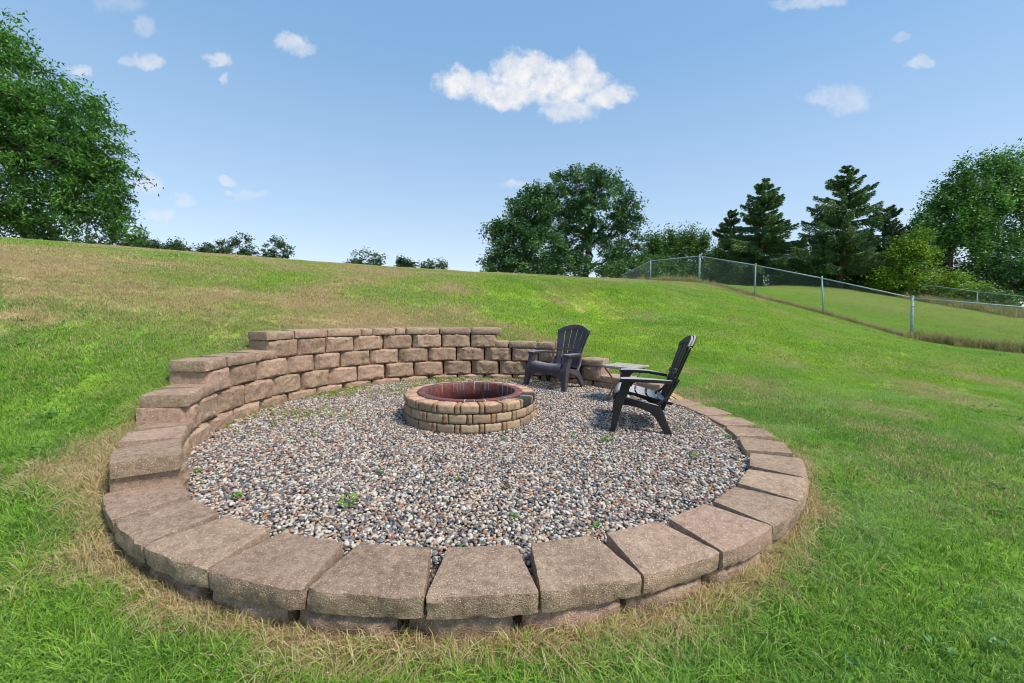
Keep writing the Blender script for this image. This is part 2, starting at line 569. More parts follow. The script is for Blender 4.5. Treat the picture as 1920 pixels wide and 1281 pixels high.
# backfill soil behind the stones, seen only through the joints
M_SOIL = bpy.data.materials.new('dark_soil'); M_SOIL.use_nodes = True
M_SOIL.node_tree.nodes['Principled BSDF'].inputs['Base Color'].default_value = (.035, .026, .018, 1)
M_SOIL.node_tree.nodes['Principled BSDF'].inputs['Roughness'].default_value = 1
sa = np.radians(np.arange(20, 231, 1.0))
ztop = np.interp(np.degrees(sa), [20, 27, 27.5, 50, 50.5, 69, 69.5, 90, 90.5, 165, 165.5, 189, 189.5, 200.5, 201, 221, 222, 231],
                 [-.02, -.02, .06, .06, .26, .26, .46, .46, .66, .66, .46, .46, .26, .26, .06, .06, -.02, -.02])
ztop = np.maximum(ztop, ring_ground(CX + 2.4 * np.cos(sa), CY + 2.4 * np.sin(sa)) + .001)
SV = np.concatenate([np.stack([CX + r_ * np.cos(sa), CY + r_ * np.sin(sa), z_], 1) for r_, z_ in ((2.44, np.full(len(sa), -.35)), (2.44, ztop), (2.46, ztop))])
ns_ = len(sa); q_ = np.arange(ns_ - 1)
tag(add_obj('soil', mesh_np('soil', SV, np.concatenate([np.stack([b + q_, b + q_ + 1, b + ns_ + q_ + 1, b + ns_ + q_], 1) for b in (0, ns_)]), M_SOIL)), kind='structure')


# ------------------------------------------------------------------ scattering (geometry nodes, for stuff only)
def blades_mesh(name, n, rad, hmin, hmax, wid, lean, mat, square=False, seg=2):
    g = np.random.default_rng(abs(hash(name)) % 99991 if False else sum(map(ord, name)) * 7 + n)
    if square:
        x, y = g.uniform(-rad, rad, n), g.uniform(-rad, rad, n)
    else:
        q, a = np.sqrt(g.random(n)) * rad, g.uniform(0, 2 * PI, n)
        x, y = q * np.cos(a), q * np.sin(a)
    az = g.uniform(0, 2 * PI, n)
    h = g.uniform(hmin, hmax, n) * (1 + .6 * (vnoise(x, y, 9) - .5))
    ln = np.abs(g.normal(0, lean, n)) + .15
    # clump lean
    la = az * 0.6 + vnoise(x + 3, y, 6) * 6.3
    w_ = wid * g.uniform(.7, 1.3, n)
    dx, dy = np.cos(la), np.sin(la)
    px_, py_ = -np.sin(az), np.cos(az)
    P0 = np.stack([x, y, np.full(n, -.008)], 1)
    side = np.stack([px_ * w_, py_ * w_, np.zeros(n)], 1) * .5
    out = np.stack([dx, dy, np.zeros(n)], 1)
    up = np.array([0, 0, 1.])
    P1 = P0 + out * (h * ln * .35)[:, None] + up * (h * .6)[:, None]
    zt = h * np.clip(1 - ln * .45, .25, 1)
    P2 = P0 + out * (h * ln * 1.05)[:, None] + up * zt[:, None]
    V = np.stack([P0 - side, P0 + side, P1 - side * .85, P1 + side * .85, P2], 1).reshape(-1, 3)
    b = np.arange(n) * 5
    q4 = np.stack([b, b + 1, b + 3, b + 2], 1); t3 = np.stack([b + 2, b + 3, b + 4], 1)
    r1, r2 = np.repeat(g.random(n), 5), np.repeat(g.random(n), 5)
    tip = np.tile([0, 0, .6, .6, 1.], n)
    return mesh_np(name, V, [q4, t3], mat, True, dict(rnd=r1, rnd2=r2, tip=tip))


def scatter(name, pts, rot, scale, idx, protos, extra=None):
    """one object whose points carry instances of the prototype meshes"""
    me = bpy.data.meshes.new(name)
    n = len(pts)
    me.vertices.add(n); me.vertices.foreach_set('co', np.asarray(pts, np.float32).ravel())
    a = me.attributes.new('rot', 'FLOAT_VECTOR', 'POINT'); a.data.foreach_set('vector', np.asarray(rot, np.float32).ravel())
    a = me.attributes.new('scl', 'FLOAT_VECTOR', 'POINT'); a.data.foreach_set('vector', np.asarray(scale, np.float32).ravel())
    a = me.attributes.new('idx', 'INT', 'POINT'); a.data.foreach_set('value', np.asarray(idx, np.int32))
    for k, v in (extra or {}).items():
        a = me.attributes.new(k, 'FLOAT', 'POINT'); a.data.foreach_set('value', np.asarray(v, np.float32))
    o = add_obj(name, me)
    pc = bpy.data.collections.new(name + '_kinds')
    for k, pm in enumerate(protos):
        po = bpy.data.objects.new('%s_kind_%02d' % (name, k), pm)
        pc.objects.link(po)
    g = bpy.data.node_groups.new(name + '_scatter', 'GeometryNodeTree')
    g.interface.new_socket('Geometry', in_out='INPUT', socket_type='NodeSocketGeometry')
    g.interface.new_socket('Geometry', in_out='OUTPUT', socket_type='NodeSocketGeometry')
    nd, lk = g.nodes, g.links
    gi, go = nd.new('NodeGroupInput'), nd.new('NodeGroupOutput')
    ci = nd.new('GeometryNodeCollectionInfo'); ci.inputs[0].default_value = pc
    ci.inputs['Separate Children'].default_value = True; ci.inputs['Reset Children'].default_value = True
    ip = nd.new('GeometryNodeInstanceOnPoints'); ip.inputs['Pick Instance'].default_value = True

    def named(nm, typ):
        q = nd.new('GeometryNodeInputNamedAttribute'); q.data_type = typ; q.inputs[0].default_value = nm
        return q.outputs[0]
    lk.new(gi.outputs[0], ip.inputs['Points']); lk.new(ci.outputs[0], ip.inputs['Instance'])
    lk.new(named('idx', 'INT'), ip.inputs['Instance Index'])
    e2r = nd.new('FunctionNodeEulerToRotation')
    lk.new(named('rot', 'FLOAT_VECTOR'), e2r.inputs[0])
    lk.new(e2r.outputs[0], ip.inputs['Rotation'])
    lk.new(named('scl', 'FLOAT_VECTOR'), ip.inputs['Scale'])
    lk.new(ip.outputs[0], go.inputs[0])
    md = o.modifiers.new('scatter', 'NODES'); md.node_group = g
    return o


def slope_rot(x, y, e=.12):
    """euler angles that tilt +Z to the ground normal, with a random spin first"""
    zx = (ground(x + e, y) - ground(x - e, y)) / (2 * e)
    zy = (ground(x, y + e) - ground(x, y - e)) / (2 * e)
    return zx, zy


def in_view(x, y, z, margin=.12):
    u = x / np.maximum(y, .01)
    ok = (y > .35) & (np.abs(u) < 1.21 + margin + .5 / np.maximum(y, .3))
    v = (z - 1) / np.maximum(y, .01)
    return ok & (v > -.95 - .35 / np.maximum(y, .3))


def lawn_scatter(name, protos, x, y, smin, smax, label):
    r = np.hypot(x - CX, y - CY)
    z = ground(x, y)
    k = in_view(x, y, z) & (r > 2.6)
    x, y, z = x[k], y[k], z[k]
    zx, zy = slope_rot(x, y)
    n = len(x)
    rot = np.stack([np.arctan(zy), -np.arctan(zx), rng.uniform(0, 2 * PI, n)], 1)
    # spin about z comes first in XYZ euler order only for the last axis; use small-slope form
    s = rng.uniform(smin, smax, n)
    th = rot[:, 2]
    rx = np.arctan(zy * np.cos(th) - zx * np.sin(th))      # slope seen in the spun frame
    ry = -np.arctan(zx * np.cos(th) + zy * np.sin(th))
    # Euler XYZ: matrix = Rz Ry Rx, so tilts happen in the spun frame
    rot = np.stack([rx, ry, th], 1)
    o = scatter(name, np.stack([x, y, z], 1), rot, np.repeat(s[:, None], 3, 1), rng.integers(0, len(protos), n), protos,
                dict(dry=dryness(x, y), tone=tone(x, y), pale=paleness(x, y)))
    tag(o, label, 'grass', kind='stuff')
    return o


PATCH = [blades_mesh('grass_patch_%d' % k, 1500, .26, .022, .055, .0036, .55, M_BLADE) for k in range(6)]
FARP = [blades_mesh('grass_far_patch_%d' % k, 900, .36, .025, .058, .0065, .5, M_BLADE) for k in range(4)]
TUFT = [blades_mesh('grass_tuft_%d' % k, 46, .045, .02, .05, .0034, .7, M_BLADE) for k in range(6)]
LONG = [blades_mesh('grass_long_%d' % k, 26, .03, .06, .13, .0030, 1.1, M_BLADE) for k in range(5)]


def jgrid(x0, x1, y0, y1, st):
    gx, gy = np.meshgrid(np.arange(x0, x1, st), np.arange(y0, y1, st))
    gx, gy = gx.ravel(), gy.ravel()
    return gx + rng.uniform(-.5, .5, len(gx)) * st, gy + rng.uniform(-.5, .5, len(gy)) * st


x, y = jgrid(-9, 10, .3, 7.5, .27)
k = np.hypot(x - CX, y - CY) > 2.90
lawn_scatter('lawn_grass', PATCH, x[k], y[k], .85, 1.15, 'short mown lawn grass close to the stone ring, green with straw')
x, y = jgrid(-26, 22, 7.3, 19.5, .34)
k = (y < 13) | (x < 30)
lawn_scatter('lawn_grass', FARP, x[k], y[k], .9, 1.25, 'short mown lawn grass up the slope to the crest, patchy with straw')
x, y = jgrid(6, 36, 10, 33, .5)
k = fence_dist(x, y) > .2
lawn_scatter('lawn_grass', FARP, x[k], y[k], 1.2, 1.7, "neighbour's mown grass beyond the chain link fence")
# finer tufts close to the stones
n = 9000
a_, r_ = rng.uniform(0, 2 * PI, n), 2.61 + rng.random(n) ** 1.3 * .42
lawn_scatter('lawn_edge_grass', TUFT, CX + r_ * np.cos(a_), CY + r_ * np.sin(a_), .8, 1.4, 'tufts of grass growing against the outer face of the stones')
n = 1500
a_, r_ = R(190) + rng.uniform(0, R(165), n), 2.615 + rng.random(n) ** 1.6 * .35
x, y = CX + r_ * np.cos(a_), CY + r_ * np.sin(a_)
x2, y2 = jgrid(-7, 8, .4, 6, .21)
k = fbm(x2, y2, .9, 3) > .47
lawn_scatter('long_grass', LONG, np.r_[x, x2[k]], np.r_[y, y2[k]], .6, 1.15, 'longer loose and dry grass blades leaning over the lawn')


def seg_pts(pts, n, spread):
    L = [0]
    for a, b in zip(pts[:-1], pts[1:]): L.append(L[-1] + (b - a).length)
    t = rng.uniform(0, L[-1], n)
    xs = np.interp(t, L, [p.x for p in pts]); ys = np.interp(t, L, [p.y for p in pts])
    return xs + rng.normal(0, spread, n), ys + rng.normal(0, spread, n)


# ------------------------------------------------------------------ stone materials
def stone_mat(name, dark=1.0, tint=(1, 1, 1)):
    m, t, b = new_mat(name, .93, .18)
    tcn = t.node('ShaderNodeTexCoord').outputs['Object']
    oi = t.node('ShaderNodeObjectInfo').outputs['Random']
    vec = t.node('ShaderNodeVectorMath', operation='ADD')
    t.l.new(tcn, vec.inputs[0])
    cmb = t.node('ShaderNodeCombineXYZ')
    t.l.new(t.math('MULTIPLY', oi, 37.0), cmb.inputs[0]); t.l.new(t.math('MULTIPLY', oi, 11.0), cmb.inputs[1])
    t.l.new(cmb.outputs[0], vec.inputs[1])
    v = vec.outputs[0]
    big = t.noise(v, 5, 4, .6)
    mid = t.noise(v, 28, 5, .65)
    fine = t.noise(v, 190, 3, .6)
    c1 = t.ramp(big, [(.25, tuple(q * dark for q in (.160, .104, .066))), (.5, tuple(q * dark for q in (.275, .192, .128))), (.78, tuple(q * dark for q in (.39, .29, .195)))])
    c1 = t.mixc(t.sstep(oi, .45, 1.0), c1, tuple(q * dark for q in (.32, .205, .150)), 'MIX')
    c1 = t.mixc(.35, c1, t.ramp(mid, [(.32, (.075, .050, .034)), (.68, (.50, .385, .28))]))
    # pale and dark aggregate grains
    cell = t.node('ShaderNodeTexVoronoi', i_Scale=170.0); t.l.new(v, cell.inputs['Vector'])
    sepc = t.node('ShaderNodeSeparateColor'); t.l.new(cell.outputs['Color'], sepc.inputs[0])
    pale = t.math('MULTIPLY', t.sstep(sepc.outputs[0], .74, .80), t.sstep(cell.outputs['Distance'], .55, .30))
    c1 = t.mixc(t.math('MULTIPLY', pale, .75), c1, (.60, .49, .37))
    darkg = t.math('MULTIPLY', t.sstep(sepc.outputs[1], .86, .92), t.sstep(cell.outputs['Distance'], .55, .30))
    c1 = t.mixc(t.math('MULTIPLY', darkg, .7), c1, (.07, .05, .045))
    # weather streaks and lichen greys
    st = t.sstep(t.noise(v, 11, 6, .7), .56, .72)
    c1 = t.mixc(t.math('MULTIPLY', st, .32), c1, (.15, .120, .088))
    c1 = t.mixc(t.math('MULTIPLY', t.sstep(t.noise(v, 3.2, 5, .7), .58, .74), .35), c1, (.24, .23, .16))
    hsv = t.node('ShaderNodeHueSaturation', i_Saturation=.92); t.l.new(t.math('ADD', .98, t.math('MULTIPLY', t.math('FRACT', t.math('MULTIPLY', oi, 7.3)), .30)), hsv.inputs['Value']); t.l.new(c1, hsv.inputs['Color']); c1 = hsv.outputs[0]
    c1 = t.mixc(1.0, c1, tint, 'MULTIPLY')
    t.l.new(c1, b.inputs['Base Color'])
    h = t.math('ADD', t.math('MULTIPLY', mid, .55), t.math('MULTIPLY', fine, .38))
    h = t.math('ADD', h, t.math('MULTIPLY', cell.outputs['Distance'], -.05))
    bump(t, b, h, 1.0, .019)
    return m


M_STONE = stone_mat('split_face_concrete', 1.06, (1.06, .985, .945))
M_STONE_CAP = stone_mat('cast_concrete_cap', 1.02, (1.04, .985, .955))

from mathutils import noise as mnoise


def block_mesh(name, wide, narrow, depth, height, bulge, rough, seed, mat, cell=.022, chip=.006):
    """retaining wall block: rough split face at -Y (wide side), tapering to +Y; origin mid rough face, mid height"""
    nx = max(6, round(wide / cell)); ny = max(5, round(depth / cell)); nzz = max(3, round(height / cell))
    g = random.Random(seed)
    fa, fb = g.uniform(.10, .34), g.uniform(.07, .22)       # width of the slanting facets left and right
    da, db = g.uniform(.6, 1.7), g.uniform(.5, 1.3)
    verts, index, faces = [], {}, []

    def vid(i, j, k):
        key = (i, j, k)
        if key in index: return index[key]
        u, v, w_ = i / nx, j / ny, k / nzz
        wd = wide + (narrow - wide) * v
        x = (u - .5) * wd; y = v * depth; z = (w_ - .5) * height
        p = Vector((x, y, z)) * 1.0
        q = Vector((x + seed * 3.17, y + seed, z))
        n1 = mnoise.noise(q * 9); n2 = mnoise.noise(q * 26 + Vector((5, 5, 5))); n3 = mnoise.noise(q * 60)
        front = max(0, 1 - v * ny)                           # 1 on the rough face, 0 behind it
        if front > 0:
            e = min(1, u / fa) if u < .5 else min(1, (1 - u) / fb)
            drop = (1 - e) * (da if u < .5 else db)
            ez = min(1, w_ / .10, (1 - w_) / .10) if bulge > .012 else 1
            y -= bulge * (1 - drop) * (.62 + .38 * ez) + rough * (n1 * 1.1 + n2 * .8 + n3 * .6 + mnoise.noise(q * 110) * .35)
            z += chip * n2 * (1 if k in (0, nzz) else .5)
            if i in (0, nx): x += (-1 if i else 1) * abs(n2) * chip
        else:
            s_e = chip * .30
            if k == nzz: z += n2 * s_e * .5
            x += n2 * s_e * (1 if i in (0, nx) else .0)
            y += n1 * s_e
        # worn arris
        ed = (i in (0, nx)) + (j in (0, ny)) + (k in (0, nzz))
        if ed >= 2:
            r_ = .0025 + .005 * abs(n3)
            if i in (0, nx): x -= math.copysign(r_, x)
            if k in (0, nzz): z -= math.copysign(r_, z) * (1.3 if front else .5)
            if j in (0, ny): y += r_ if j == 0 else -r_
        index[key] = len(verts); verts.append((x, y, z))
        return index[key]
    for i in range(nx):
        for j in range(ny):
            faces.append((vid(i, j, nzz), vid(i + 1, j, nzz), vid(i + 1, j + 1, nzz), vid(i, j + 1, nzz)))
            faces.append((vid(i, j, 0), vid(i, j + 1, 0), vid(i + 1, j + 1, 0), vid(i + 1, j, 0)))
        for k in range(nzz):
            faces.append((vid(i, 0, k), vid(i + 1, 0, k), vid(i + 1, 0, k + 1), vid(i, 0, k + 1)))
            faces.append((vid(i, ny, k), vid(i, ny, k + 1), vid(i + 1, ny, k + 1), vid(i + 1, ny, k)))
    for j in range(ny):
        for k in range(nzz):
            faces.append((vid(0, j, k), vid(0, j, k + 1), vid(0, j + 1, k + 1), vid(0, j + 1, k)))
            faces.append((vid(nx, j, k), vid(nx, j + 1, k), vid(nx, j + 1, k + 1), vid(nx, j, k + 1)))
    me = mesh_np(name, np.array(verts), np.array(faces), mat, True)
    me.set_sharp_from_angle(angle=R(38))
    return me


wall = empty('retaining_wall', (CX, CY, -.1))
tag(wall, 'circular dry-laid wall of tan split-face blocks and cap stones around the gravel', 'retaining wall')
_seed = [1]


def lay(name, a0, a1, inner, rface, zt, h, depth, bulge, rough, narrow=.74, mat=None, gap=.004, jit=1.0, cell=.023):
    """one block between two ring angles; inner=True: rough wide face looks to the ring's centre"""
    am, da = R((a0 + a1) / 2), abs(R(a1 - a0))
    wide = 2 * rface * math.sin(da / 2) - gap
    _seed[0] += 1
    sd = _seed[0]
    if narrow < 1 and da < R(7): narrow = .86
    if narrow == 1.1 and da < R(7): narrow = 1.25
    me = block_mesh(name, wide, wide * narrow, depth, h, bulge, rough, sd, mat or M_STONE, cell)
    rc = rface * math.cos(da / 2)
    g = random.Random(sd * 13)
    rz = am - PI / 2 if inner else am + PI / 2
    rc += g.uniform(-.006, .006) * jit
    o = add_obj(name, me, wall, (rc * math.cos(am), rc * math.sin(am), zt - h / 2 + .1 + g.uniform(-.0015, .0015)), rz + g.uniform(-.01, .01) * jit)
    o.rotation_euler.x = g.uniform(-.006, .006) * jit; o.rotation_euler.y = g.uniform(-.006, .006) * jit
    return o


def course(name, joints, inner, rface, zt, h, depth, bulge, rough, **kw):
    for q, (a, b) in enumerate(zip(joints[:-1], joints[1:])):
        k2 = dict(kw)
        if inner and q in (0, len(joints) - 2): k2['narrow'] = .76 if name == 'cap_stone' else .84
        lay(name, a, b, inner, rface, zt, h, depth, bulge, rough, **k2)


CB = dict(depth=.30, bulge=.040, rough=.015, gap=.009)
course('wall_block', [168.7, 158.8, 148.9, 139.3, 128.9, 118.7, 108.1, 97.4, 87.3], True, 2.325, .675, .196, **CB)
course('wall_block', [192.6, 183.5, 173.3, 162.7, 153.2, 144, 134, 123.9, 113.1, 102.7, 92.2, 82.1, 72, 66.5], True, 2.315, .477, .196, **CB)
course('wall_block', [204.2, 198.6, 188.5, 178.4, 168.3, 158.3, 148.5, 138.6, 128.6, 118.2, 107.5, 97.2, 86.8, 76.4, 66.2, 56, 47.5], True, 2.305, .279, .204, **CB)
course('wall_block', [225.2, 214.5, 204.3, 194, 183.7, 173.5, 163.3, 153.4, 143.5, 133.5, 123.4, 112.8, 102.4, 92, 81.6, 71.2, 61, 51, 41, 31, 24.5], True, 2.295, .073, .20, **CB)
CK = dict(depth=.31, bulge=.014, rough=.007, mat=M_STONE_CAP)
course('cap_stone', [169.4, 160, 148.5, 136.9, 132.8, 124.8, 121, 109, 97.5, 85.8], True, 2.30, .768, .091, **CK)
course('cap_stone', [193.4, 184.6, 174.2, 166.5], True, 2.29, .570, .091, **CK)
course('cap_stone', [88.6, 83.3, 72.5, 65.8], True, 2.29, .570, .091, **CK)
course('cap_stone', [204.6, 195.7, 190.6], True, 2.28, .371, .091, **CK)
course('cap_stone', [68.0, 57, 47], True, 2.28, .371, .091, **CK)
course('cap_stone', [226.2, 215.6, 206.8, 202.2], True, 2.28, .165, .091, **CK)
course('cap_stone', [49.0, 36, 24.3], True, 2.28, .165, .091, **CK)
course('cap_stone', [26.0, 13.6, 3.2, -6.3, -14.8, -24.8], True, 2.28, .0, .091, **CK)
course('wall_block', [24, 17, 7, -3, -13, -24], True, 2.30, -.093, .19, **CB)
CF = dict(depth=.315, bulge=.012, rough=.009, mat=M_STONE_CAP, cell=.024)
course('cap_stone', [-24.9, -34.4, -43.8, -52.9, -62.2, -71.4, -80.5, -89.5, -99.2, -108.9, -118.2, -126.9, -136.2], False, 2.615, .0, .088, narrow=.73, **CF)
course('wall_block', [-26 - 9.35 * k for k in range(13)], False, 2.578, -.091, .19, depth=.28, bulge=.032, rough=.016, gap=.03, cell=.026)

# ------------------------------------------------------------------ gravel


def gravel_z(x, y):
    return -.080 + .0195 * (y - 1.6) + (fbm(x, y, 1.5, 2) - .5) * .018


def gravel_base_mat():
    m, t, b = new_mat('gravel_bed', .95, .1)
    pos = t.node('ShaderNodeNewGeometry').outputs['Position']
    col = t.vor(pos, 60, 'Color')
    c = t.ramp(t.node('ShaderNodeSeparateColor', i_0=col).outputs[0], [(0, (.03, .03, .035)), (.5, (.10, .085, .07)), (1, (.2, .17, .14))])
    t.l.new(c, b.inputs['Base Color'])
    bump(t, b, t.vor(pos, 60), .8, .01)
    return m


def pebble_mat():
    m, t, b = new_mat('river_pebble', .5, .45)
    oi = t.node('ShaderNodeObjectInfo').outputs['Random']
    c = t.ramp(oi, [(0, (.040, .042, .050)), (.09, (.085, .092, .11)), (.20, (.15, .15, .155)), (.29, (.42, .375, .31)), (.42, (.47, .43, .375)),
                    (.53, (.34, .25, .18)), (.63, (.25, .14, .10)), (.71, (.42, .34, .26)), (.80, (.17, .125, .11)), (.88, (.56, .52, .46)), (.94, (.40, .22, .10)), (.97, (.30, .11, .07))], 'CONSTANT')
    tcn = t.node('ShaderNodeTexCoord').outputs['Object']
    n = t.noise(tcn, 90, 4, .6)
    c = t.mixc(t.math('MULTIPLY', t.sstep(n, .45, .7), .35), c, (.30, .25, .20))
    t.l.new(c, b.inputs['Base Color'])
    pos = t.node('ShaderNodeNewGeometry').outputs['Position']
    t.l.new(t.math('ADD', .38, t.math('MULTIPLY', oi, .35)), b.inputs['Roughness'])
    return m


M_PEB = pebble_mat()
gr = np.linspace(0, 2.44, 40); ga = np.linspace(-PI, PI, 120, endpoint=False)
GR, GA = np.meshgrid(gr, ga, indexing='ij')
gx, gy = CX + GR * np.cos(GA), CY + GR * np.sin(GA)
i, j = np.meshgrid(np.arange(39), np.arange(120), indexing='ij'); i, j = i.ravel(), j.ravel(); j2 = (j + 1) % 120
tag(add_obj('gravel_bed', mesh_np('gravel_bed', np.stack([gx.ravel(), gy.ravel(), gravel_z(gx, gy).ravel() - .012], 1),
                                  np.stack([i * 120 + j, (i + 1) * 120 + j, (i + 1) * 120 + j2, i * 120 + j2], 1), gravel_base_mat())), kind='structure')


def pebble_mesh(k):
    bm = bmesh.new()
    bmesh.ops.create_icosphere(bm, subdivisions=2, radius=1)
    g = random.Random(k)
    sx, sy, sz = g.uniform(.9, 1.15), g.uniform(.6, .85), g.uniform(.42, .62)
    for v in bm.verts:
        n = mnoise.noise(v.co * .9 + Vector((k * 5, 0, 0)))
        v.co *= 1 + n * .28
        v.co = Vector((v.co.x * sx, v.co.y * sy, v.co.z * sz)) * .0103
    for f in bm.faces: f.smooth = True
    me = bpy.data.meshes.new('pebble_%d' % k); bm.to_mesh(me); bm.free(); me.materials.append(M_PEB)
    return me


PIT = (-.412, 4.20); PIT_R = .645
x, y = jgrid(-3.0, 2.4, 1.4, 6.7, .0145)
r = np.hypot(x - CX, y - CY); rp = np.hypot(x - PIT[0], y - PIT[1])
am = np.degrees(np.arctan2(y - CY, x - CX))
k = (r < np.where((am < -25) & (am > -136), 2.56, 2.33)) & ((rp > PIT_R - .02) | (rp < .46))
x, y = x[k], y[k]; n = len(x)
cover = rng.random(n)
z = gravel_z(x, y) + rng.uniform(-.006, .007, n) - np.where(np.hypot(x - CX, y - CY) > 2.33, .012, 0)
z = np.where(np.hypot(x - PIT[0], y - PIT[1]) < .46, -.04, z)
s = np.clip(rng.lognormal(0, .24, n), .55, 1.9)
rot = np.stack([rng.normal(0, .35, n), rng.normal(0, .35, n), rng.uniform(0, 2 * PI, n)], 1)
tag(scatter('gravel_pebbles', np.stack([x, y, z], 1), rot, np.repeat(s[:, None], 3, 1), rng.integers(0, 8, n), [pebble_mesh(q) for q in range(8)]),
    'loose multicoloured river pebbles filling the stone ring', 'gravel', kind='stuff')

# ------------------------------------------------------------------ fire pit


def brick_mat():
    m, t, b = new_mat('tumbled_pit_brick', .92, .2)
    oi = t.node('ShaderNodeObjectInfo').outputs['Random']
    geo = t.node('ShaderNodeNewGeometry')
    tcn = t.node('ShaderNodeTexCoord').outputs['Object']
    ad = t.node('ShaderNodeVectorMath', operation='ADD'); t.l.new(tcn, ad.inputs[0])
    cb = t.node('ShaderNodeCombineXYZ'); t.l.new(t.math('MULTIPLY', oi, 40), cb.inputs[0]); t.l.new(cb.outputs[0], ad.inputs[1])
    v = ad.outputs[0]
    c = t.ramp(oi, [(0, (.20, .140, .095)), (.25, (.34, .235, .150)), (.5, (.43, .315, .205)), (.75, (.26, .190, .130)), (1, (.47, .345, .220))])
    n1, n2 = t.noise(v, 22, 5, .65), t.noise(v, 90, 4, .6)
    c = t.mixc(t.math('MULTIPLY', t.sstep(n1, .45, .68), .5), c, (.16, .115, .075))
    c = t.mixc(t.math('MULTIPLY', t.sstep(n2, .55, .7), .35), c, (.50, .38, .25))
    # fired red iron bloom on the bed nearest the flames: a stain on the top course's bricks
    red = t.node('ShaderNodeAttribute', attribute_name='scorch', attribute_type='OBJECT').outputs['Fac']
    sc = t.node('ShaderNodeSeparateXYZ'); t.l.new(tcn, sc.inputs[0])
    up = t.math('MULTIPLY', t.sstep(t.math('ADD', sc.outputs[2], t.math('MULTIPLY', t.math('SUBTRACT', n1, .5), .05)), .022, .040), red)
    rc = t.ramp(n1, [(.3, (.36, .16, .10)), (.5, (.50, .30, .20)), (.7, (.55, .40, .29))])
    c = t.mixc(up, c, rc)
    c = t.mixc(t.math('MULTIPLY', t.math('MULTIPLY', red, t.sstep(t.noise(geo.outputs['Position'], 4.5, 4, .65), .54, .64)), .55), c, (.05, .045, .045))
    t.l.new(c, b.inputs['Base Color'])
    bump(t, b, t.math('ADD', n1, t.math('MULTIPLY', n2, .5)), .6, .008)
    return m


def simple_mat(name, ramp_stops, scale, rough=.8, spec=.3, bumpd=.004, detail=5):
    m, t, b = new_mat(name, rough, spec)
    tcn = t.node('ShaderNodeTexCoord').outputs['Object']
    n = t.noise(tcn, scale, detail, .65)
    t.l.new(t.ramp(n, ramp_stops), b.inputs['Base Color'])
    if bumpd: bump(t, b, t.noise(tcn, scale * 4, 4, .6), .6, bumpd)
    return m


M_BRICK = brick_mat()
M_SOOT = simple_mat('sooty_brick', [(.3, (.02, .02, .022)), (.6, (.05, .048, .05)), (.8, (.16, .12, .09))], 14, .85, .2, .006)
M_DKBR = simple_mat('small_pit_brick', [(.25, (.18, .10, .06)), (.5, (.30, .185, .11)), (.75, (.40, .27, .17))], 16, .92, .2, .006)


def liner_mat():
    m, t, b = new_mat('rusty_red_steel', .62, .4)
    tcn = t.node('ShaderNodeTexCoord').outputs['Object']
    n = t.noise(tcn, 9, 5, .65)
    n2 = t.noise(tcn, 40, 4, .6)
    c = t.ramp(n, [(.3, (.075, .020, .018)), (.5, (.17, .045, .032)), (.7, (.10, .05, .055))])
    c = t.mixc(t.math('MULTIPLY', t.sstep(n2, .5, .7), .5), c, (.28, .12, .09))
    # runs of white mineral drip down from the lip
    at_ = t.node('ShaderNodeSeparateXYZ'); t.l.new(tcn, at_.inputs[0])
    ang_ = t.math('ARCTAN2', at_.outputs[1], at_.outputs[0])
    cb = t.node('ShaderNodeCombineXYZ'); t.l.new(t.math('MULTIPLY', ang_, 9.0), cb.inputs[0])
    nn = t.noise(cb.outputs[0], 1.6, 4, .75)
    reach = t.math('MULTIPLY', t.sstep(nn, .565, .74), .16)
    zz = t.math('SUBTRACT', .20, at_.outputs[2])
    on = t.math('MULTIPLY', t.sstep(t.math('SUBTRACT', reach, zz), -.01, .012), t.math('GREATER_THAN', reach, .006))
    c = t.mixc(t.math('MULTIPLY', on, .85), c, (.55, .55, .55))
    grey = t.math('MULTIPLY', t.sstep(t.noise(tcn, 5, 3, .5), .48, .60), .6)
    c = t.mixc(t.math('MULTIPLY', grey, t.math('SUBTRACT', 1.0, on)), c, (.06, .055, .06))
    t.l.new(c, b.inputs['Base Color'])
    bump(t, b, n2, .4, .003)
    return m


M_LINER = liner_mat()


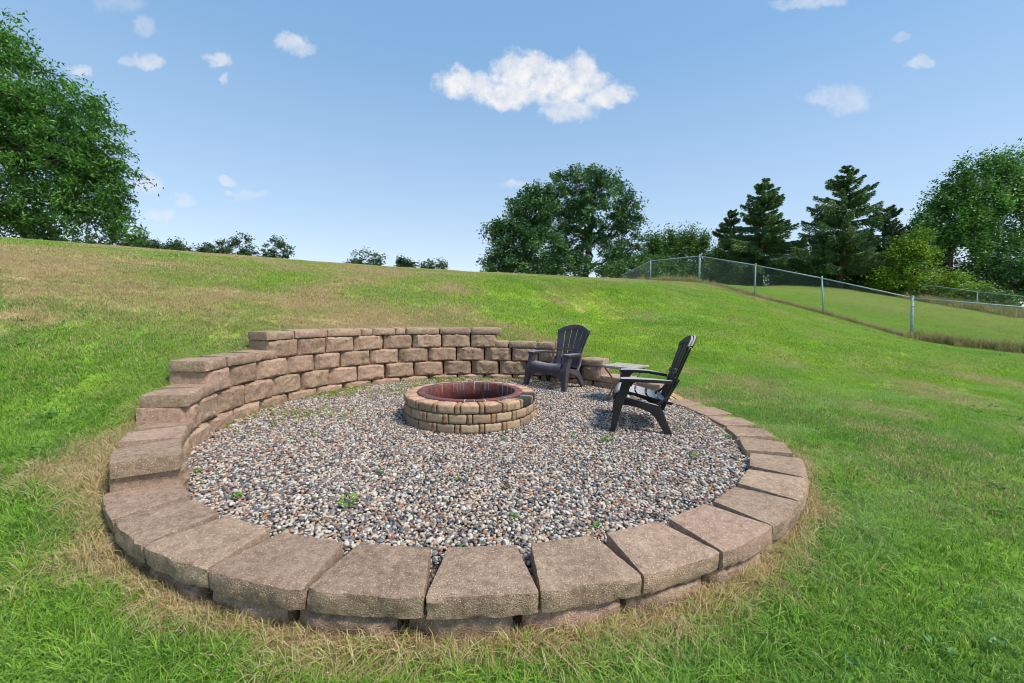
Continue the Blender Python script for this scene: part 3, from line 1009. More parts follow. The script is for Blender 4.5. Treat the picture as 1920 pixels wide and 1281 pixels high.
def pit_brick(name, w_, d_, h_, seed, mat, narrow=.78, nx=6):
    g = random.Random(seed)
    verts, index, faces = [], {}, []
    ny, nzz = 5, 5

    def f01(i, n):       # grid lines bunch at the edges for the tumbled rounding
        q = i / n
        return {0: 0, 1: .10, n - 1: .90, n: 1}.get(i, .10 + .8 * (i - 1) / (n - 2))

    def vid(i, j, k):
        key = (i, j, k)
        if key in index: return index[key]
        u, v, w2 = f01(i, nx), f01(j, ny), f01(k, nzz)
        x, y, z = (u - .5) * (w_ + (w_ * narrow - w_) * v), v * d_, (w2 - .5) * h_
        q = Vector((x + seed, y, z))
        n1 = mnoise.noise(q * 18); n2 = mnoise.noise(q * 55)
        ed = (i in (0, nx)) + (j in (0, ny)) + (k in (0, nzz))
        if ed >= 2:
            r_ = .0042 * (1.7 if ed == 3 else 1) * (1 + .9 * n1)
            if i in (0, nx): x -= math.copysign(r_, x)
            if k in (0, nzz): z -= math.copysign(r_, z)
            if j in (0, ny): y += r_ if j == 0 else -r_
        y += n1 * .003 + n2 * .002 if j == 0 else 0
        z += n2 * .0015 if k == nzz else 0
        index[key] = len(verts); verts.append((x, y, z)); return index[key]
    for i in range(nx):
        for j in range(ny):
            faces += [(vid(i, j, nzz), vid(i + 1, j, nzz), vid(i + 1, j + 1, nzz), vid(i, j + 1, nzz)), (vid(i, j, 0), vid(i, j + 1, 0), vid(i + 1, j + 1, 0), vid(i + 1, j, 0))]
        for k in range(nzz):
            faces += [(vid(i, 0, k), vid(i + 1, 0, k), vid(i + 1, 0, k + 1), vid(i, 0, k + 1)), (vid(i, ny, k), vid(i, ny, k + 1), vid(i + 1, ny, k + 1), vid(i + 1, ny, k))]
    for j in range(ny):
        for k in range(nzz):
            faces += [(vid(0, j, k), vid(0, j, k + 1), vid(0, j + 1, k + 1), vid(0, j + 1, k)), (vid(nx, j, k), vid(nx, j + 1, k), vid(nx, j + 1, k + 1), vid(nx, j, k + 1))]
    me = mesh_np(name, np.array(verts), np.array(faces), mat, True)
    return me


pit = empty('fire_pit', (PIT[0], PIT[1], -.045))
tag(pit, 'round fire pit of tumbled tan bricks with a rusty red steel liner on the gravel', 'fire pit')
NP, BH = 19, .0865
big = 2 * PIT_R * math.sin(R(360 / NP * .775) / 2) - .006
sma = 2 * PIT_R * math.sin(R(360 / NP * .225) / 2) - .004
BIGM = [pit_brick('brick', big, .135, BH - .005, 10 + k, M_BRICK) for k in range(5)]
SMAM = [pit_brick('brick', sma, .135, BH - .005, 40 + k, M_DKBR, .8, 4) for k in range(3)]
SOOTM = pit_brick('brick', big, .135, BH - .005, 77, M_SOOT)
for c in range(3):
    off = (0 if c != 1 else 180 / NP) + 2.5
    for q in range(NP):
        for kk, (fr, ms) in enumerate(((.775, BIGM), (.225, SMAM))):
            a = off + (q + (fr / 2 if kk == 0 else .775 + fr / 2)) * 360 / NP
            adeg = (a + 180) % 360 - 180
            me = random.choice(ms)
            if c == 2 and kk == 0 and -44 < adeg < -8: me = SOOTM
            hw = (big if kk == 0 else sma) / 2
            rc = math.sqrt(PIT_R ** 2 - hw ** 2) + random.uniform(-.004, .003)
            ar = R(a)
            o = add_obj('brick', me, pit, (rc * math.cos(ar), rc * math.sin(ar), BH * (c + .5)), ar + PI / 2 + random.uniform(-.02, .02))
            o['scorch'] = 1.0 if c == 2 else 0.0


def lathe(prof, n=72):
    m = MB()
    k = len(prof)
    vs = [(r_ * math.cos(2 * PI * q / n), r_ * math.sin(2 * PI * q / n), z) for q in range(n) for r_, z in prof]
    fs = [(q * k + p, ((q + 1) % n) * k + p, ((q + 1) % n) * k + (p + 1) % k, q * k + (p + 1) % k) for q in range(n) for p in range(k)]
    m.add(vs, fs)
    return m


lathe([(.445, .02), (.445, .262), (.449, .268), (.520, .268), (.523, .262), (.523, .255), (.52, .2625), (.453, .2625), (.4485, .258), (.4485, .02)]).build('steel_liner', M_LINER, pit, smooth=True)
m = MB(); m.box((.10, .437, .15), (.022, .012, .20)); m.build('liner_seam', M_SOOT, pit, bevel=.002)
M_ASH = simple_mat('ash_bed', [(.3, (.03, .028, .027)), (.6, (.09, .08, .075)), (.8, (.18, .16, .15))], 20, .95, .1, .01)
m = MB(); n_ = 40
m.add([(0, 0, .03)] + [(.444 * math.cos(2 * PI * q / n_), .444 * math.sin(2 * PI * q / n_), .022) for q in range(n_)], [(0, q + 1, (q + 1) % n_ + 1) for q in range(n_)])
m.build('ash_bed', M_ASH, pit, smooth=True)

# ------------------------------------------------------------------ chairs


def plastic_mat(name, base, hi, sheen_fade=.25):
    m, t, b = new_mat(name, .5, .32)
    tcn = t.node('ShaderNodeTexCoord').outputs['Object']
    n = t.noise(tcn, 7, 5, .65); n2 = t.noise(tcn, 260, 2, .5)
    c = t.mixc(t.math('MULTIPLY', t.sstep(n, .45, .75), .6), base, hi)
    # upper faces paler: sky sheen painted into the colour, along with bleaching and dust
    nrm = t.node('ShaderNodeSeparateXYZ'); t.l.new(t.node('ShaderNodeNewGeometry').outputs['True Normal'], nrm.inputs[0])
    c = t.mixc(t.math('MULTIPLY', t.sstep(nrm.outputs[2], .72, .96), t.math('ADD', sheen_fade, t.math('MULTIPLY', n, .3))), c, (.42, .41, .42))
    t.l.new(c, b.inputs['Base Color'])
    t.l.new(t.math('ADD', .34, t.math('MULTIPLY', n, .3)), b.inputs['Roughness'])
    bump(t, b, n2, .25, .0008)
    return m


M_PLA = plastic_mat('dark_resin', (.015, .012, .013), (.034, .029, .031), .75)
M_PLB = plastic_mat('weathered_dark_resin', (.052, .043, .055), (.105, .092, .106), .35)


def make_chair(label, mat, loc, face):
    """resin Adirondack chair. local +Y is forward, feet of the front legs at y=0"""
    c = empty('adirondack_chair', loc, math.atan2(face[1], face[0]) - PI / 2)
    tag(c, label, 'chair', 'dark resin garden chairs')
    HW = .290                                    # half distance between the legs
    # back: a reclined fan of five slats
    b0, b1 = Vector((0, -.455, .175)), Vector((0, -.680, .835))

    def S(u, v, extra=0):
        p = b0.lerp(b1, v)
        hw = .155 + .118 * max(0, v) ** 1.1
        arch = .055 * (1 - u * u) - .055 if v > .86 else 0
        p = p + Vector((u * hw, 0, 0))
        d = (b1 - b0).normalized()
        if v > .55: p += d * (-.085 * u * u * ((v - .55) / .45) ** 2)
        p.y += .035 * u * u                       # dished across
        return p + Vector((0, extra, 0))
    for q in range(5):
        u0, u1 = -1 + .4 * q, -.6 + .4 * q
        m = MB()
        g = .032
        a_, b_ = u0 + (g if q else .0), u1 - (g if q < 4 else .0)
        m.slab(lambda u, v: S(u, v), a_, b_, .02, .45, 3, 6, -.012)
        m.slab(lambda u, v: S(u, v), a_, b_, .52, .90, 3, 8, -.012)
        m.build('back_slat', mat, c, bevel=.002)
    m = MB()
    m.slab(lambda u, v: S(u, v, .002), -1, 1, .455, .515, 16, 2, -.018)
    m.slab(lambda u, v: S(u, v, .001), -1, 1, .90, 1.0, 20, 3, -.016)
    m.slab(lambda u, v: S(u, v, .001), -1, 1, -.02, .03, 12, 2, -.016)
    for s in (-1, 1):                            # turned-back side flanges
        pts = [S(s, v) + Vector((s * .004, -.012, -.004)) for v in np.linspace(0, 1, 12)]
        m.tube(pts, [.020] * 11 + [.012], 6, .45)
    m.tube([S(u, 1.0) + Vector((0, -.014, -.006)) for u in np.linspace(-.97, .97, 14)], .013, 6)
    m.build('back_frame', mat, c, bevel=.002)
    # seat: five lengthwise slats rolling over at the front

    def T(x, v):
        # v 0 front roll .. 1 rear
        prof = [(.000, .235), (.004, .262), (-.010, .293), (-.040, .314), (-.085, .318), (-.20, .292), (-.33, .262), (-.44, .235), (-.50, .222)]
        f = v * (len(prof) - 1); i0 = min(int(f), len(prof) - 2); fr = f - i0
        yv = prof[i0][0] * (1 - fr) + prof[i0 + 1][0] * fr; zv = prof[i0][1] * (1 - fr) + prof[i0 + 1][1] * fr
        taper = 1 - .30 * v ** 1.5
        return Vector((x * taper, yv - .012 * (x / .25) ** 2, zv + .012 * (x / .25) ** 2))
    for v0, v1 in ((0, .50), (.52, .605), (.625, .70), (.72, .80), (.82, .90), (.92, 1)):
        m = MB(); m.slab(T, -.265, .265, v0, v1, 10, 8 if v0 == 0 else 2, -.012)
        m.build('seat_slat', mat, c, bevel=.0015)
    m = MB()                                     # rails under the seat
    m.slab(lambda x, v: T(x, v) + Vector((0, 0, -.013)), -.26, .26, .16, .22, 8, 2, -.012)
    m.build('seat_rail', mat, c, bevel=.002)
    m = MB()
    m.slab(lambda x, v: T(x, v) + Vector((0, 0, -.013)), -.26, .26, .9, .98, 8, 2, -.014)
    m.build('seat_rail', mat, c, bevel=.002)
    m = MB()
    # front apron with arched lower edge
    n = 14
    top = [(-HW + 2 * HW * k / n) for k in range(n + 1)]
    vs = []
    for y_ in (-.006, -.022):
        for X_ in top:
            vs.append((X_, y_, .262 - .0 * abs(X_)))
        for X_ in top:
            e = abs(X_) / HW
            vs.append((X_, y_, .185 - .085 * e ** 5))
    fs = []
    W1 = n + 1
    for k in range(n):
        fs += [(k, k + 1, W1 + k + 1, W1 + k), (2 * W1 + k + 1, 2 * W1 + k, 3 * W1 + k, 3 * W1 + k + 1),
               (k + 1, k, 2 * W1 + k, 2 * W1 + k + 1), (W1 + k, W1 + k + 1, 3 * W1 + k + 1, 3 * W1 + k)]
    fs += [(0, W1, 3 * W1, 2 * W1), (n, 2 * W1 + n, 3 * W1 + n, W1 + n)]
    m.add(vs, fs)
    m.build('seat_frame', mat, c, bevel=.002)
    for s in (-1, 1):
        # front leg, flaring to the foot
        def sec(cx, cy, z, wx, wy): return [(cx - wx, cy - wy, z), (cx + wx, cy - wy, z), (cx + wx, cy + wy, z), (cx - wx, cy + wy, z)]
        st = [sec(s * (HW + .045), -.000, 0, .030, .022), sec(s * (HW + .035), -.018, .10, .036, .028), sec(s * (HW + .024), -.038, .20, .042, .034), sec(s * (HW + .020), -.055, .28, .042, .042),
              sec(s * (HW + .020), -.085, .34, .036, .040), sec(s * (HW + .022), -.105, .42, .038, .040), sec(s * (HW + .024), -.115, .452, .042, .048)]
        m = MB(); vs = [v for q_ in st for v in q_]
        fs = [(4 * i + k, 4 * i + (k + 1) % 4, 4 * i + 4 + (k + 1) % 4, 4 * i + 4 + k) for i in range(len(st) - 1) for k in range(4)] + [(3, 2, 1, 0), tuple(4 * (len(st) - 1) + k for k in range(4))]
        m.add(vs, fs); m.build('front_leg', mat, c, bevel=.006)
        # side rail running into the splayed rear leg: profile polygon in (y,z)
        pr_top = [(-.03, .292), (-.12, .285), (-.24, .262), (-.33, .244), (-.385, .232), (-.420, .185), (-.458, .09), (-.500, 0)]
        pr_bot = [(-.432, 0), (-.385, .085), (-.350, .135), (-.310, .168), (-.25, .192), (-.18, .212), (-.09, .220), (-.03, .205)]
        m = MB()
        poly = pr_top + pr_bot
        n = len(poly)
        def xo(p): return s * (HW - .005 + .035 * max(0, (.2 - p[1]) / .2))
        vs = [(xo(p), p[0], p[1]) for p in poly] + [(xo(p) - s * .040, p[0], p[1]) for p in poly]
        # strip faces (pairs top/bottom)
        K = len(pr_top)
        fs = []
        for base_, flip in ((0, False), (n, True)):
            for k in range(K - 1):
                f = (base_ + k, base_ + k + 1, base_ + n - 2 - k, base_ + n - 1 - k)
                fs.append(f[::-1] if flip else f)
        for k in range(n): fs.append((k, k + n, (k + 1) % n + n, (k + 1) % n))
        m.add(vs, fs); m.build('rear_leg', mat, c, bevel=.005)
        # armrest, a thin board bowed out and swept in to the back
        cl = [(-.055, .466, HW + .020, .052), (-.12, .470, HW + .026, .058), (-.22, .470, HW + .024, .052), (-.32, .468, HW + .012, .042), (-.38, .462, HW - .012, .034), (-.44, .456, HW - .040, .028), (-.495, .450, HW - .065, .020)]
        m = MB(); vs = []
        for (y_, z_, x_, wd) in cl:
            vs += [(s * (x_ - wd), y_, z_), (s * (x_ + wd), y_, z_), (s * (x_ + wd * .96), y_, z_ - .030), (s * (x_ - wd * .96), y_, z_ - .030)]
        fs = [(4 * i + k, 4 * i + (k + 1) % 4, 4 * i + 4 + (k + 1) % 4, 4 * i + 4 + k) for i in range(len(cl) - 1) for k in range(4)] + [(3, 2, 1, 0), tuple(4 * (len(cl) - 1) + k for k in range(4))]
        m.add(vs, fs)
        # curved bracket below the arm at the leg
        m.prism([(-.12, .445), (-.20, .444), (-.165, .425), (-.150, .395), (-.13, .395)], s * (HW + .008), s * (HW + .04))
        # strut from rear of seat rail up to the back
        m.tube([(s * (HW - .03), -.37, .225), (s * (HW - .05), -.46, .30), (s * (HW - .075), -.51, .38), (s * (HW - .085), -.555, .46)], [.022, .02, .018, .014], 6, .6)
        m.build('armrest', mat, c, bevel=.005)
    return c


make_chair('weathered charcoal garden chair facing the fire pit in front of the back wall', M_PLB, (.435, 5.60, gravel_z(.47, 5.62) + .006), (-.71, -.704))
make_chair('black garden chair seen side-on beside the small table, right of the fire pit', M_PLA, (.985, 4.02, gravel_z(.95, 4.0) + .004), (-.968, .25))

# ------------------------------------------------------------------ side table
M_TTOP = simple_mat('weathered_table_top', [(.3, (.26, .235, .19)), (.55, (.37, .34, .285)), (.8, (.48, .45, .39))], 12, .7, .3, .002)
M_TLEG = simple_mat('grey_metal_leg', [(.3, (.30, .28, .24)), (.6, (.46, .43, .38)), (.8, (.26, .16, .09))], 14, .55, .4, .001)
M_TRUST = simple_mat('copper_brown_leg', [(.3, (.24, .11, .05)), (.6, (.36, .19, .10)), (.8, (.42, .27, .16))], 14, .6, .4, .001)
tz = gravel_z(1.32, 4.93)
tb = empty('side_table', (1.325, 4.93, tz), math.atan2(.28, .28))
tag(tb, 'small square pale side table on thin bowed legs between the two chairs', 'table')
for sx in (-1, 1):
    m = MB(); m.box((0, sx * .104, .408), (.40, .200, .018))
    m.build('table_board', M_TTOP, tb, bevel=.004)
for sx in (-1, 1):
    m = MB(); m.box((sx * .15, 0, .389), (.03, .37, .018)); m.build('table_batten', M_TLEG, tb, bevel=.002)
m = MB()
m.tube([(.125 * math.cos(a), .125 * math.sin(a), .215) for a in np.linspace(0, 2 * PI, 25)], .006, 6)
m.build('waist_ring', M_TRUST, tb, smooth=True)
for q, (sx, sy) in enumerate(((-1, 1), (-1, -1), (1, -1), (1, 1))):
    a = math.atan2(sy, sx)
    prof = [(.235, .385), (.20, .34), (.155, .28), (.128, .215), (.135, .15), (.165, .08), (.215, .0)]
    m = MB(); m.tube([(r_ * math.cos(a), r_ * math.sin(a), z) for r_, z in prof], [.016] * 7, 8, .6)
    m.build('leg', M_TRUST if q in (0,) else M_TLEG, tb, smooth=True)

# ------------------------------------------------------------------ weeds in the gravel


def leaf_mat(name, c0, c1, c2, trans=.3, rough=.5):
    m, t, b = new_mat(name, rough, .35)
    rnd = t.node('ShaderNodeAttribute', attribute_name='rnd').outputs['Fac']
    cl = t.node('ShaderNodeAttribute', attribute_name='clump').outputs['Fac']
    c = t.ramp(t.math('ADD', t.math('MULTIPLY', rnd, .45), t.math('MULTIPLY', cl, .55)), [(.1, c0), (.5, c1), (.9, c2)])
    t.l.new(c, b.inputs['Base Color'])
    tr = t.node('ShaderNodeBsdfTranslucent'); t.l.new(c, tr.inputs[0])
    mx = t.node('ShaderNodeMixShader', i_0=trans)
    t.l.new(b.outputs[0], mx.inputs[1]); t.l.new(tr.outputs[0], mx.inputs[2])
    t.l.new(mx.outputs[0], t.n['Material Output'].inputs[0])
    return m


def leaves_mesh(name, P, size, mat, clump, aspect=.45, droop=.2, dirs=None, seed=0, flat=.6):
    """P (n,3) leaf centres; every leaf a folded four-sided blade"""
    g = np.random.default_rng(seed + 5)
    n = len(P)
    d = g.normal(size=(n, 3)); d[:, 2] *= .5; d[:, 2] -= droop
    if dirs is not None: d = d * .55 + dirs
    d /= np.linalg.norm(d, axis=1)[:, None] + 1e-9
    nr = g.normal(size=(n, 3)) * flat; nr[:, 2] += 1.0
    sd = np.cross(d, nr); sd /= np.linalg.norm(sd, axis=1)[:, None] + 1e-9
    up = np.cross(sd, d)
    L = size * g.uniform(.65, 1.3, n)
    a = P - d * (L / 2)[:, None]; c = P + d * (L / 2)[:, None] - up * (L * .08)[:, None]
    w_ = sd * (L * aspect / 2)[:, None]
    mid = P - d * (L * .08)[:, None] + up * (L * .05)[:, None]
    V = np.stack([a, mid + w_, c, mid - w_], 1).reshape(-1, 3)
    b = np.arange(n) * 4
    return mesh_np(name, V, np.stack([b, b + 1, b + 2, b + 3], 1), mat, False,
                   dict(rnd=np.repeat(g.random(n), 4), clump=np.repeat(clump, 4)))


M_WEED = leaf_mat('weed_leaf', (.07, .19, .02), (.12, .30, .03), (.20, .40, .06), .3)
M_MOSS = leaf_mat('yellow_weed_leaf', (.13, .20, .02), (.30, .34, .05), (.48, .46, .09), .25)


def weed_mesh(k, n=26, rad=.028, size=.017, mat=None):
    g = np.random.default_rng(k)
    a = g.uniform(0, 2 * PI, n); q = g.random(n) ** .6 * rad
    P = np.stack([q * np.cos(a), q * np.sin(a), .008 + g.random(n) * .028 * (1 - q / rad * .6)], 1)
    dr = np.stack([np.cos(a), np.sin(a), np.full(n, .5)], 1)
    return leaves_mesh('weed', P, size, mat or M_WEED, g.random(n), .6, 0, dr, k)


WM = [weed_mesh(k) for k in range(4)]
weeds = [((654, 949), 'leafy weed sprout in the gravel, the largest near the front caps', 1.7),
         ((445, 936), 'green weed sprout in the gravel nearest the front left caps', 1.0),
         ((372, 888), 'tiny green weed in the gravel beside the left cap stones', .9),
         ((712, 890), 'small green weed in open gravel in front of the fire pit', .9),
         ((1300, 858), 'small green weed in the gravel near the right cap stones', 1.1),
         ((1137, 829), 'low green weed in the gravel just in front of the black chair', 1.4),
         ((1266, 808), 'green weed sprout beside the rear foot of the black chair', .9),
         ((1077, 822), 'green weed sprout between the fire pit and the black chair', 1.0),
         ((960, 973), 'pale green weed sprout at the front middle of the gravel', .8),
         ((1120, 992), 'tiny green weed just behind the front right cap stones', .8),
         ((1365, 822), 'yellow green weed at the foot of the right cap stones', 1.1),
         ((858, 903), 'tiny weed in the gravel straight in front of the fire pit', .7)]


def on_gravel(px, py):
    Y = 3.0
    for _ in range(30):
        u, v = pix_uv(px, py)
        zg = float(gravel_z(u * Y, Y)); Y = (zg - 1) / v
    return u * Y, Y, zg


for q, (pp, lab, s) in enumerate(weeds):
    x, y, z = on_gravel(*pp)
    o = add_obj('weed', WM[q % 4], None, (x, y, z + .004), q * 1.7)
    o.scale = (s * 1.15,) * 3
    tag(o, lab, 'weed', 'weed sprouts in the gravel')
# mossy yellow-green seedlings on the left of the gravel
n = 9000
x = rng.uniform(-2.6, .4, n); y = rng.uniform(3.2, 6.4, n)
r = np.hypot(x - CX, y - CY); rp = np.hypot(x - PIT[0], y - PIT[1])
dens = sm(1.0, 2.2, r) * sm(3.2, 4.2, y) * sm(.3, -.9, x) * sm(.40, .62, fbm(x, y, 2.5, 3)) + sm(2.05, 2.28, r) * .55 * (y > 3.6)
k = (r < 2.3) & (rp > .72) & (rng.random(n) < dens * .9)
x, y = x[k], y[k]; n = len(x)
tag(scatter('seedling_weeds', np.stack([x, y, gravel_z(x, y) + .002], 1), np.stack([np.zeros(n), np.zeros(n), rng.uniform(0, 6.28, n)], 1),
            np.repeat(rng.uniform(.5, 1.25, n)[:, None], 3, 1), rng.integers(0, 5, n),
            [weed_mesh(60 + k, 12, .026, .014, M_MOSS) for k in range(4)] + [weed_mesh(70, 14, .03, .015, M_WEED)]),
    'yellow-green seedlings and moss between the pebbles near the back left wall', 'weeds', kind='stuff')
# sprinkling over the rest
n = 260
a_, q_ = rng.uniform(0, 2 * PI, n), np.sqrt(rng.random(n)) * 2.25
x, y = CX + q_ * np.cos(a_), CY + q_ * np.sin(a_)
k = np.hypot(x - PIT[0], y - PIT[1]) > .72
x, y = x[k], y[k]; n = len(x)
tag(scatter('scattered_seedlings', np.stack([x, y, gravel_z(x, y) + .002], 1), np.stack([np.zeros(n), np.zeros(n), rng.uniform(0, 6.28, n)], 1),
            np.repeat(rng.uniform(.25, .6, n)[:, None], 3, 1), rng.integers(0, 3, n), [weed_mesh(80 + k, 10, .026, .016, M_WEED) for k in range(2)] + [weed_mesh(88, 10, .03, .016, M_MOSS)]),
    'tiny seedlings sprinkled over the gravel', 'weeds', kind='stuff')
# dead leaves and straw litter
M_DEAD = leaf_mat('dead_leaf', (.20, .12, .06), (.36, .25, .14), (.50, .40, .26), .15)
n = 150
x = rng.uniform(-3.5, 4.5, n); y = rng.uniform(1.2, 6.3, n); r = np.hypot(x - CX, y - CY)
k = (np.abs(r - 2.45) > .2) & (np.hypot(x - PIT[0], y - PIT[1]) > .72)
x, y, r = x[k], y[k], r[k]; n = len(x)
z = np.where(r < 2.4, gravel_z(x, y) + .008, ground(x, y) + .035)
tag(scatter('leaf_litter', np.stack([x, y, z], 1), np.stack([rng.normal(0, .3, n), rng.normal(0, .3, n), rng.uniform(0, 6.28, n)], 1),
            np.repeat(rng.uniform(.5, 1.1, n)[:, None], 3, 1), rng.integers(0, 3, n), [leaves_mesh('dead_leaf', np.random.default_rng(k).normal(0, .012, (3, 3)) * [1, 1, .1], .035, M_DEAD, np.full(3, .3 * k), .45, 0, None, k, .2) for k in range(3)]),
    'small dead leaves and bits of straw lying on the gravel and lawn', 'leaf litter', kind='stuff')
# broad-leaved plants in the lawn
x, y = jgrid(-5, 6, .5, 5.5, .32)
k = (np.hypot(x - CX, y - CY) > 2.95) & (fbm(x + 60, y, 1.1, 3) > .52)
x, y = x[k], y[k]; z = ground(x, y); n = len(x)
M_CLOV = leaf_mat('clover_leaf', (.05, .15, .03), (.10, .23, .05), (.19, .33, .12), .3)
tag(scatter('lawn_weeds', np.stack([x, y, z + .014], 1), np.stack([np.zeros(n), np.zeros(n), rng.uniform(0, 6.28, n)], 1),
            np.repeat(rng.uniform(.7, 1.6, n)[:, None], 3, 1), rng.integers(0, 4, n), [weed_mesh(90 + k, 9, .03, .022, M_CLOV) for k in range(4)]),
    'broad-leaved clover and dandelion leaves low in the lawn', 'weeds', kind='stuff')

# ------------------------------------------------------------------ chain link fence
M_GALV = simple_mat('galvanised_steel', [(.3, (.22, .30, .34)), (.55, (.32, .41, .45)), (.8, (.42, .50, .53))], 5, .5, .5, .0005)
M_WIRE = simple_mat('galvanised_wire', [(.3, (.20, .27, .30)), (.8, (.33, .40, .43))], 3, .55, .4, 0)


def make_fence(label, pts, tops, heavy, name='chain_link_fence', wire=.0017, step=.085):
    base = pts[len(pts) // 2]
    root = empty(name, base); tag(root, label, 'fence')
    for k, (p, tp) in enumerate(zip(pts, tops)):
        r_ = .036 if k in heavy else .024
        m = MB(); a = p - base; b = tp - base
        m.tube([a - Vector((0, 0, .15)), b], r_, 10)
        # domed cap and rail collar
        m.tube([b, b + Vector((0, 0, .018)), b + Vector((0, 0, .034)), b + Vector((0, 0, .042))], [r_ * 1.18, r_ * 1.18, r_ * .8, r_ * .25], 10)
        po = m.build('post', M_GALV, root, smooth=True)
        if k in heavy:
            for f in (.12, .34, .56, .78, .93):
                mm = MB()
                c = a.lerp(b, f)
                mm.tube([c - Vector((0, 0, .012)), c + Vector((0, 0, .012))], r_ * 1.35, 10)
                mm.build('tension_band', M_GALV, po, smooth=True)
    for k in range(len(pts) - 1):
        A, B, TA, TB = pts[k] - base, pts[k + 1] - base, tops[k] - base - Vector((0, 0, .03)), tops[k + 1] - base - Vector((0, 0, .03))
        m = MB(); m.tube([TA, TA.lerp(TB, .5), TB], .017, 8); m.build('top_rail', M_GALV, root, smooth=True)
        L = (B - A).length; H = 1.14
        # woven wires as two crossing families, each with a little zigzag out of plane
        m = MB(); nrm = (B - A).cross(Vector((0, 0, 1))).normalized() * .004
        n = int(L / step)
        gap_a = A + Vector((0, 0, .04)); gap_b = B + Vector((0, 0, .04))

        def PT(s, t): return gap_a.lerp(gap_b, s).lerp(TA.lerp(TB, s), t)
        cells = int(H / step * 1.0)
        span = H * 1.0 / L
        for q in range(-int(H / step) - 1, n + 1):
            for sg in (1, -1):
                s0 = q * step / L if sg == 1 else (q * step + H) / L
                s1 = s0 + sg * span
                t0, t1 = 0.0, 1.0
                # clip to the panel
                lo, hi = 0.0, 1.0
                if sg == 1:
                    if s0 < 0: t0 = (0 - s0) / span
                    if s1 > 1: t1 = (1 - s0) / span
                else:
                    if s0 > 1: t0 = (s0 - 1) / span
                    if s1 < 0: t1 = s0 / span
                if t1 - t0 < .02 or t0 >= 1 or t1 <= 0: continue
                p0, p1 = PT(s0 + sg * span * t0, t0), PT(s0 + sg * span * t1, t1)
                m.tube([p0 + nrm * sg, p1 + nrm * sg], wire, 3, cap=False)
        m.build('wire_mesh', M_WIRE, root)
    return root


tops = [at(1145, 500 + 22, 25), at(1220, 488, 21.5), at(1312, 479, 18.6), at(1417, 496, 15.6), at(1541, 520, 14.2), at(1711, 557, 12.6), at(1995, 580, 10.3), at(2250, 592, 9.0)]
fp = []
for p in FENCE_PTS: fp.append(Vector((p.x, p.y, gz(p.x, p.y))))
tops[0] = at(1150, 522, 28); fp[0] = tops[0] - Vector((0, 0, 1.2))
make_fence('galvanised chain link fence running down the slope on the right, heavy corner posts', fp, tops, (2, 5))
# farther fence along the neighbour's hedge
fpts = [at(1610, 565, 33), at(1722, 571, 28), at(1830, 583, 25), at(1935, 592, 22)]
fpts = [Vector((p.x, p.y, gz(p.x, p.y))) for p in fpts]
ftops = [p + Vector((0, 0, 1.15)) for p in fpts]
make_fence("second chain link fence far behind, along the neighbour's overgrown hedge", fpts, ftops, (), wire=.0022, step=.13)

# tall weeds along the fence
M_TALL = leaf_mat('tall_grass_blade', (.16, .20, .05), (.36, .33, .12), (.55, .45, .24), .35)


def tall_mesh(k, n=60, rad=.14, h0=.15, h1=.45):
    me = blades_mesh('tall_tuft_%d' % k, n, rad, h0, h1, .008, .38, M_TALL)
    a = me.attributes.new('clump', 'FLOAT', 'POINT')
    a.data.foreach_set('value', np.repeat(np.random.default_rng(k).random(n), 5).astype(np.float32))
    return me


TALL = [tall_mesh(k) for k in range(5)]


def tall_scatter(pts, n, spread, smin, smax, lab, off=0.0):
    x, y = seg_pts(pts, n, spread)
    x = x + off; z = ground(x, y)
    tag(scatter('tall_weeds', np.stack([x, y, z], 1), np.stack([np.zeros(n), np.zeros(n), rng.uniform(0, 6.28, n)], 1),
                np.repeat(rng.uniform(smin, smax, n)[:, None], 3, 1), rng.integers(0, 5, n), TALL), lab, 'weeds', kind='stuff')


tall_scatter(fp[5:], 520, .16, .5, 1.15, 'tall seeding grass along the near end of the chain link fence', .1)
tall_scatter(fp[1:6], 700, .14, .25, .6, 'low rough grass under the fence down the slope', .1)
tall_scatter(fp[0:3], 160, .3, .6, 1.3, 'rough weeds at the top end of the fence', .2)
tall_scatter(fpts, 700, .5, 1.0, 1.9, "rough grass along the neighbour's far fence")

# ------------------------------------------------------------------ trees
M_BARK = simple_mat('grey_brown_bark', [(.3, (.045, .035, .028)), (.55, (.10, .08, .065)), (.8, (.17, .14, .115))], 9, .95, .1, .02)
M_BARK2 = simple_mat('reddish_spruce_bark', [(.3, (.06, .042, .036)), (.55, (.13, .095, .08)), (.8, (.20, .16, .14))], 9, .95, .1, .02)
M_ASH_L = leaf_mat('ash_leaf', (.022, .080, .016), (.070, .200, .032), (.180, .370, .070), .3, .42)
M_OAK_L = leaf_mat('dark_oak_leaf', (.018, .058, .022), (.060, .155, .050), (.150, .290, .095), .25, .45)
M_MAP_L = leaf_mat('maple_leaf', (.024, .078, .022), (.090, .225, .050), (.210, .390, .085), .28, .45)
M_HEDGE = leaf_mat('hedge_leaf', (.026, .075, .018), (.075, .175, .034), (.155, .280, .060), .28, .5)
M_YEL = leaf_mat('yellow_green_leaf', (.10, .200, .014), (.16, .290, .028), (.32, .460, .05), .35, .5)
M_SPR = leaf_mat('spruce_needle', (.045, .105, .042), (.105, .190, .068), (.200, .300, .105), .12, .6)
M_PINE = leaf_mat('dark_pine_needle', (.036, .085, .040), (.080, .150, .058), (.150, .230, .088), .12, .6)
M_FAR = leaf_mat('distant_leaf', (.030, .066, .026), (.052, .105, .036), (.090, .150, .055), .28, .5)


def wander(a, b, g, k=6, amp=.1):
    pts = [a.lerp(b, t / k) for t in range(k + 1)]
    L = (b - a).length
    for q in range(1, k):
        pts[q] += Vector((g.uniform(-1, 1), g.uniform(-1, 1), g.uniform(-.6, .9))) * L * amp * .5
    return pts


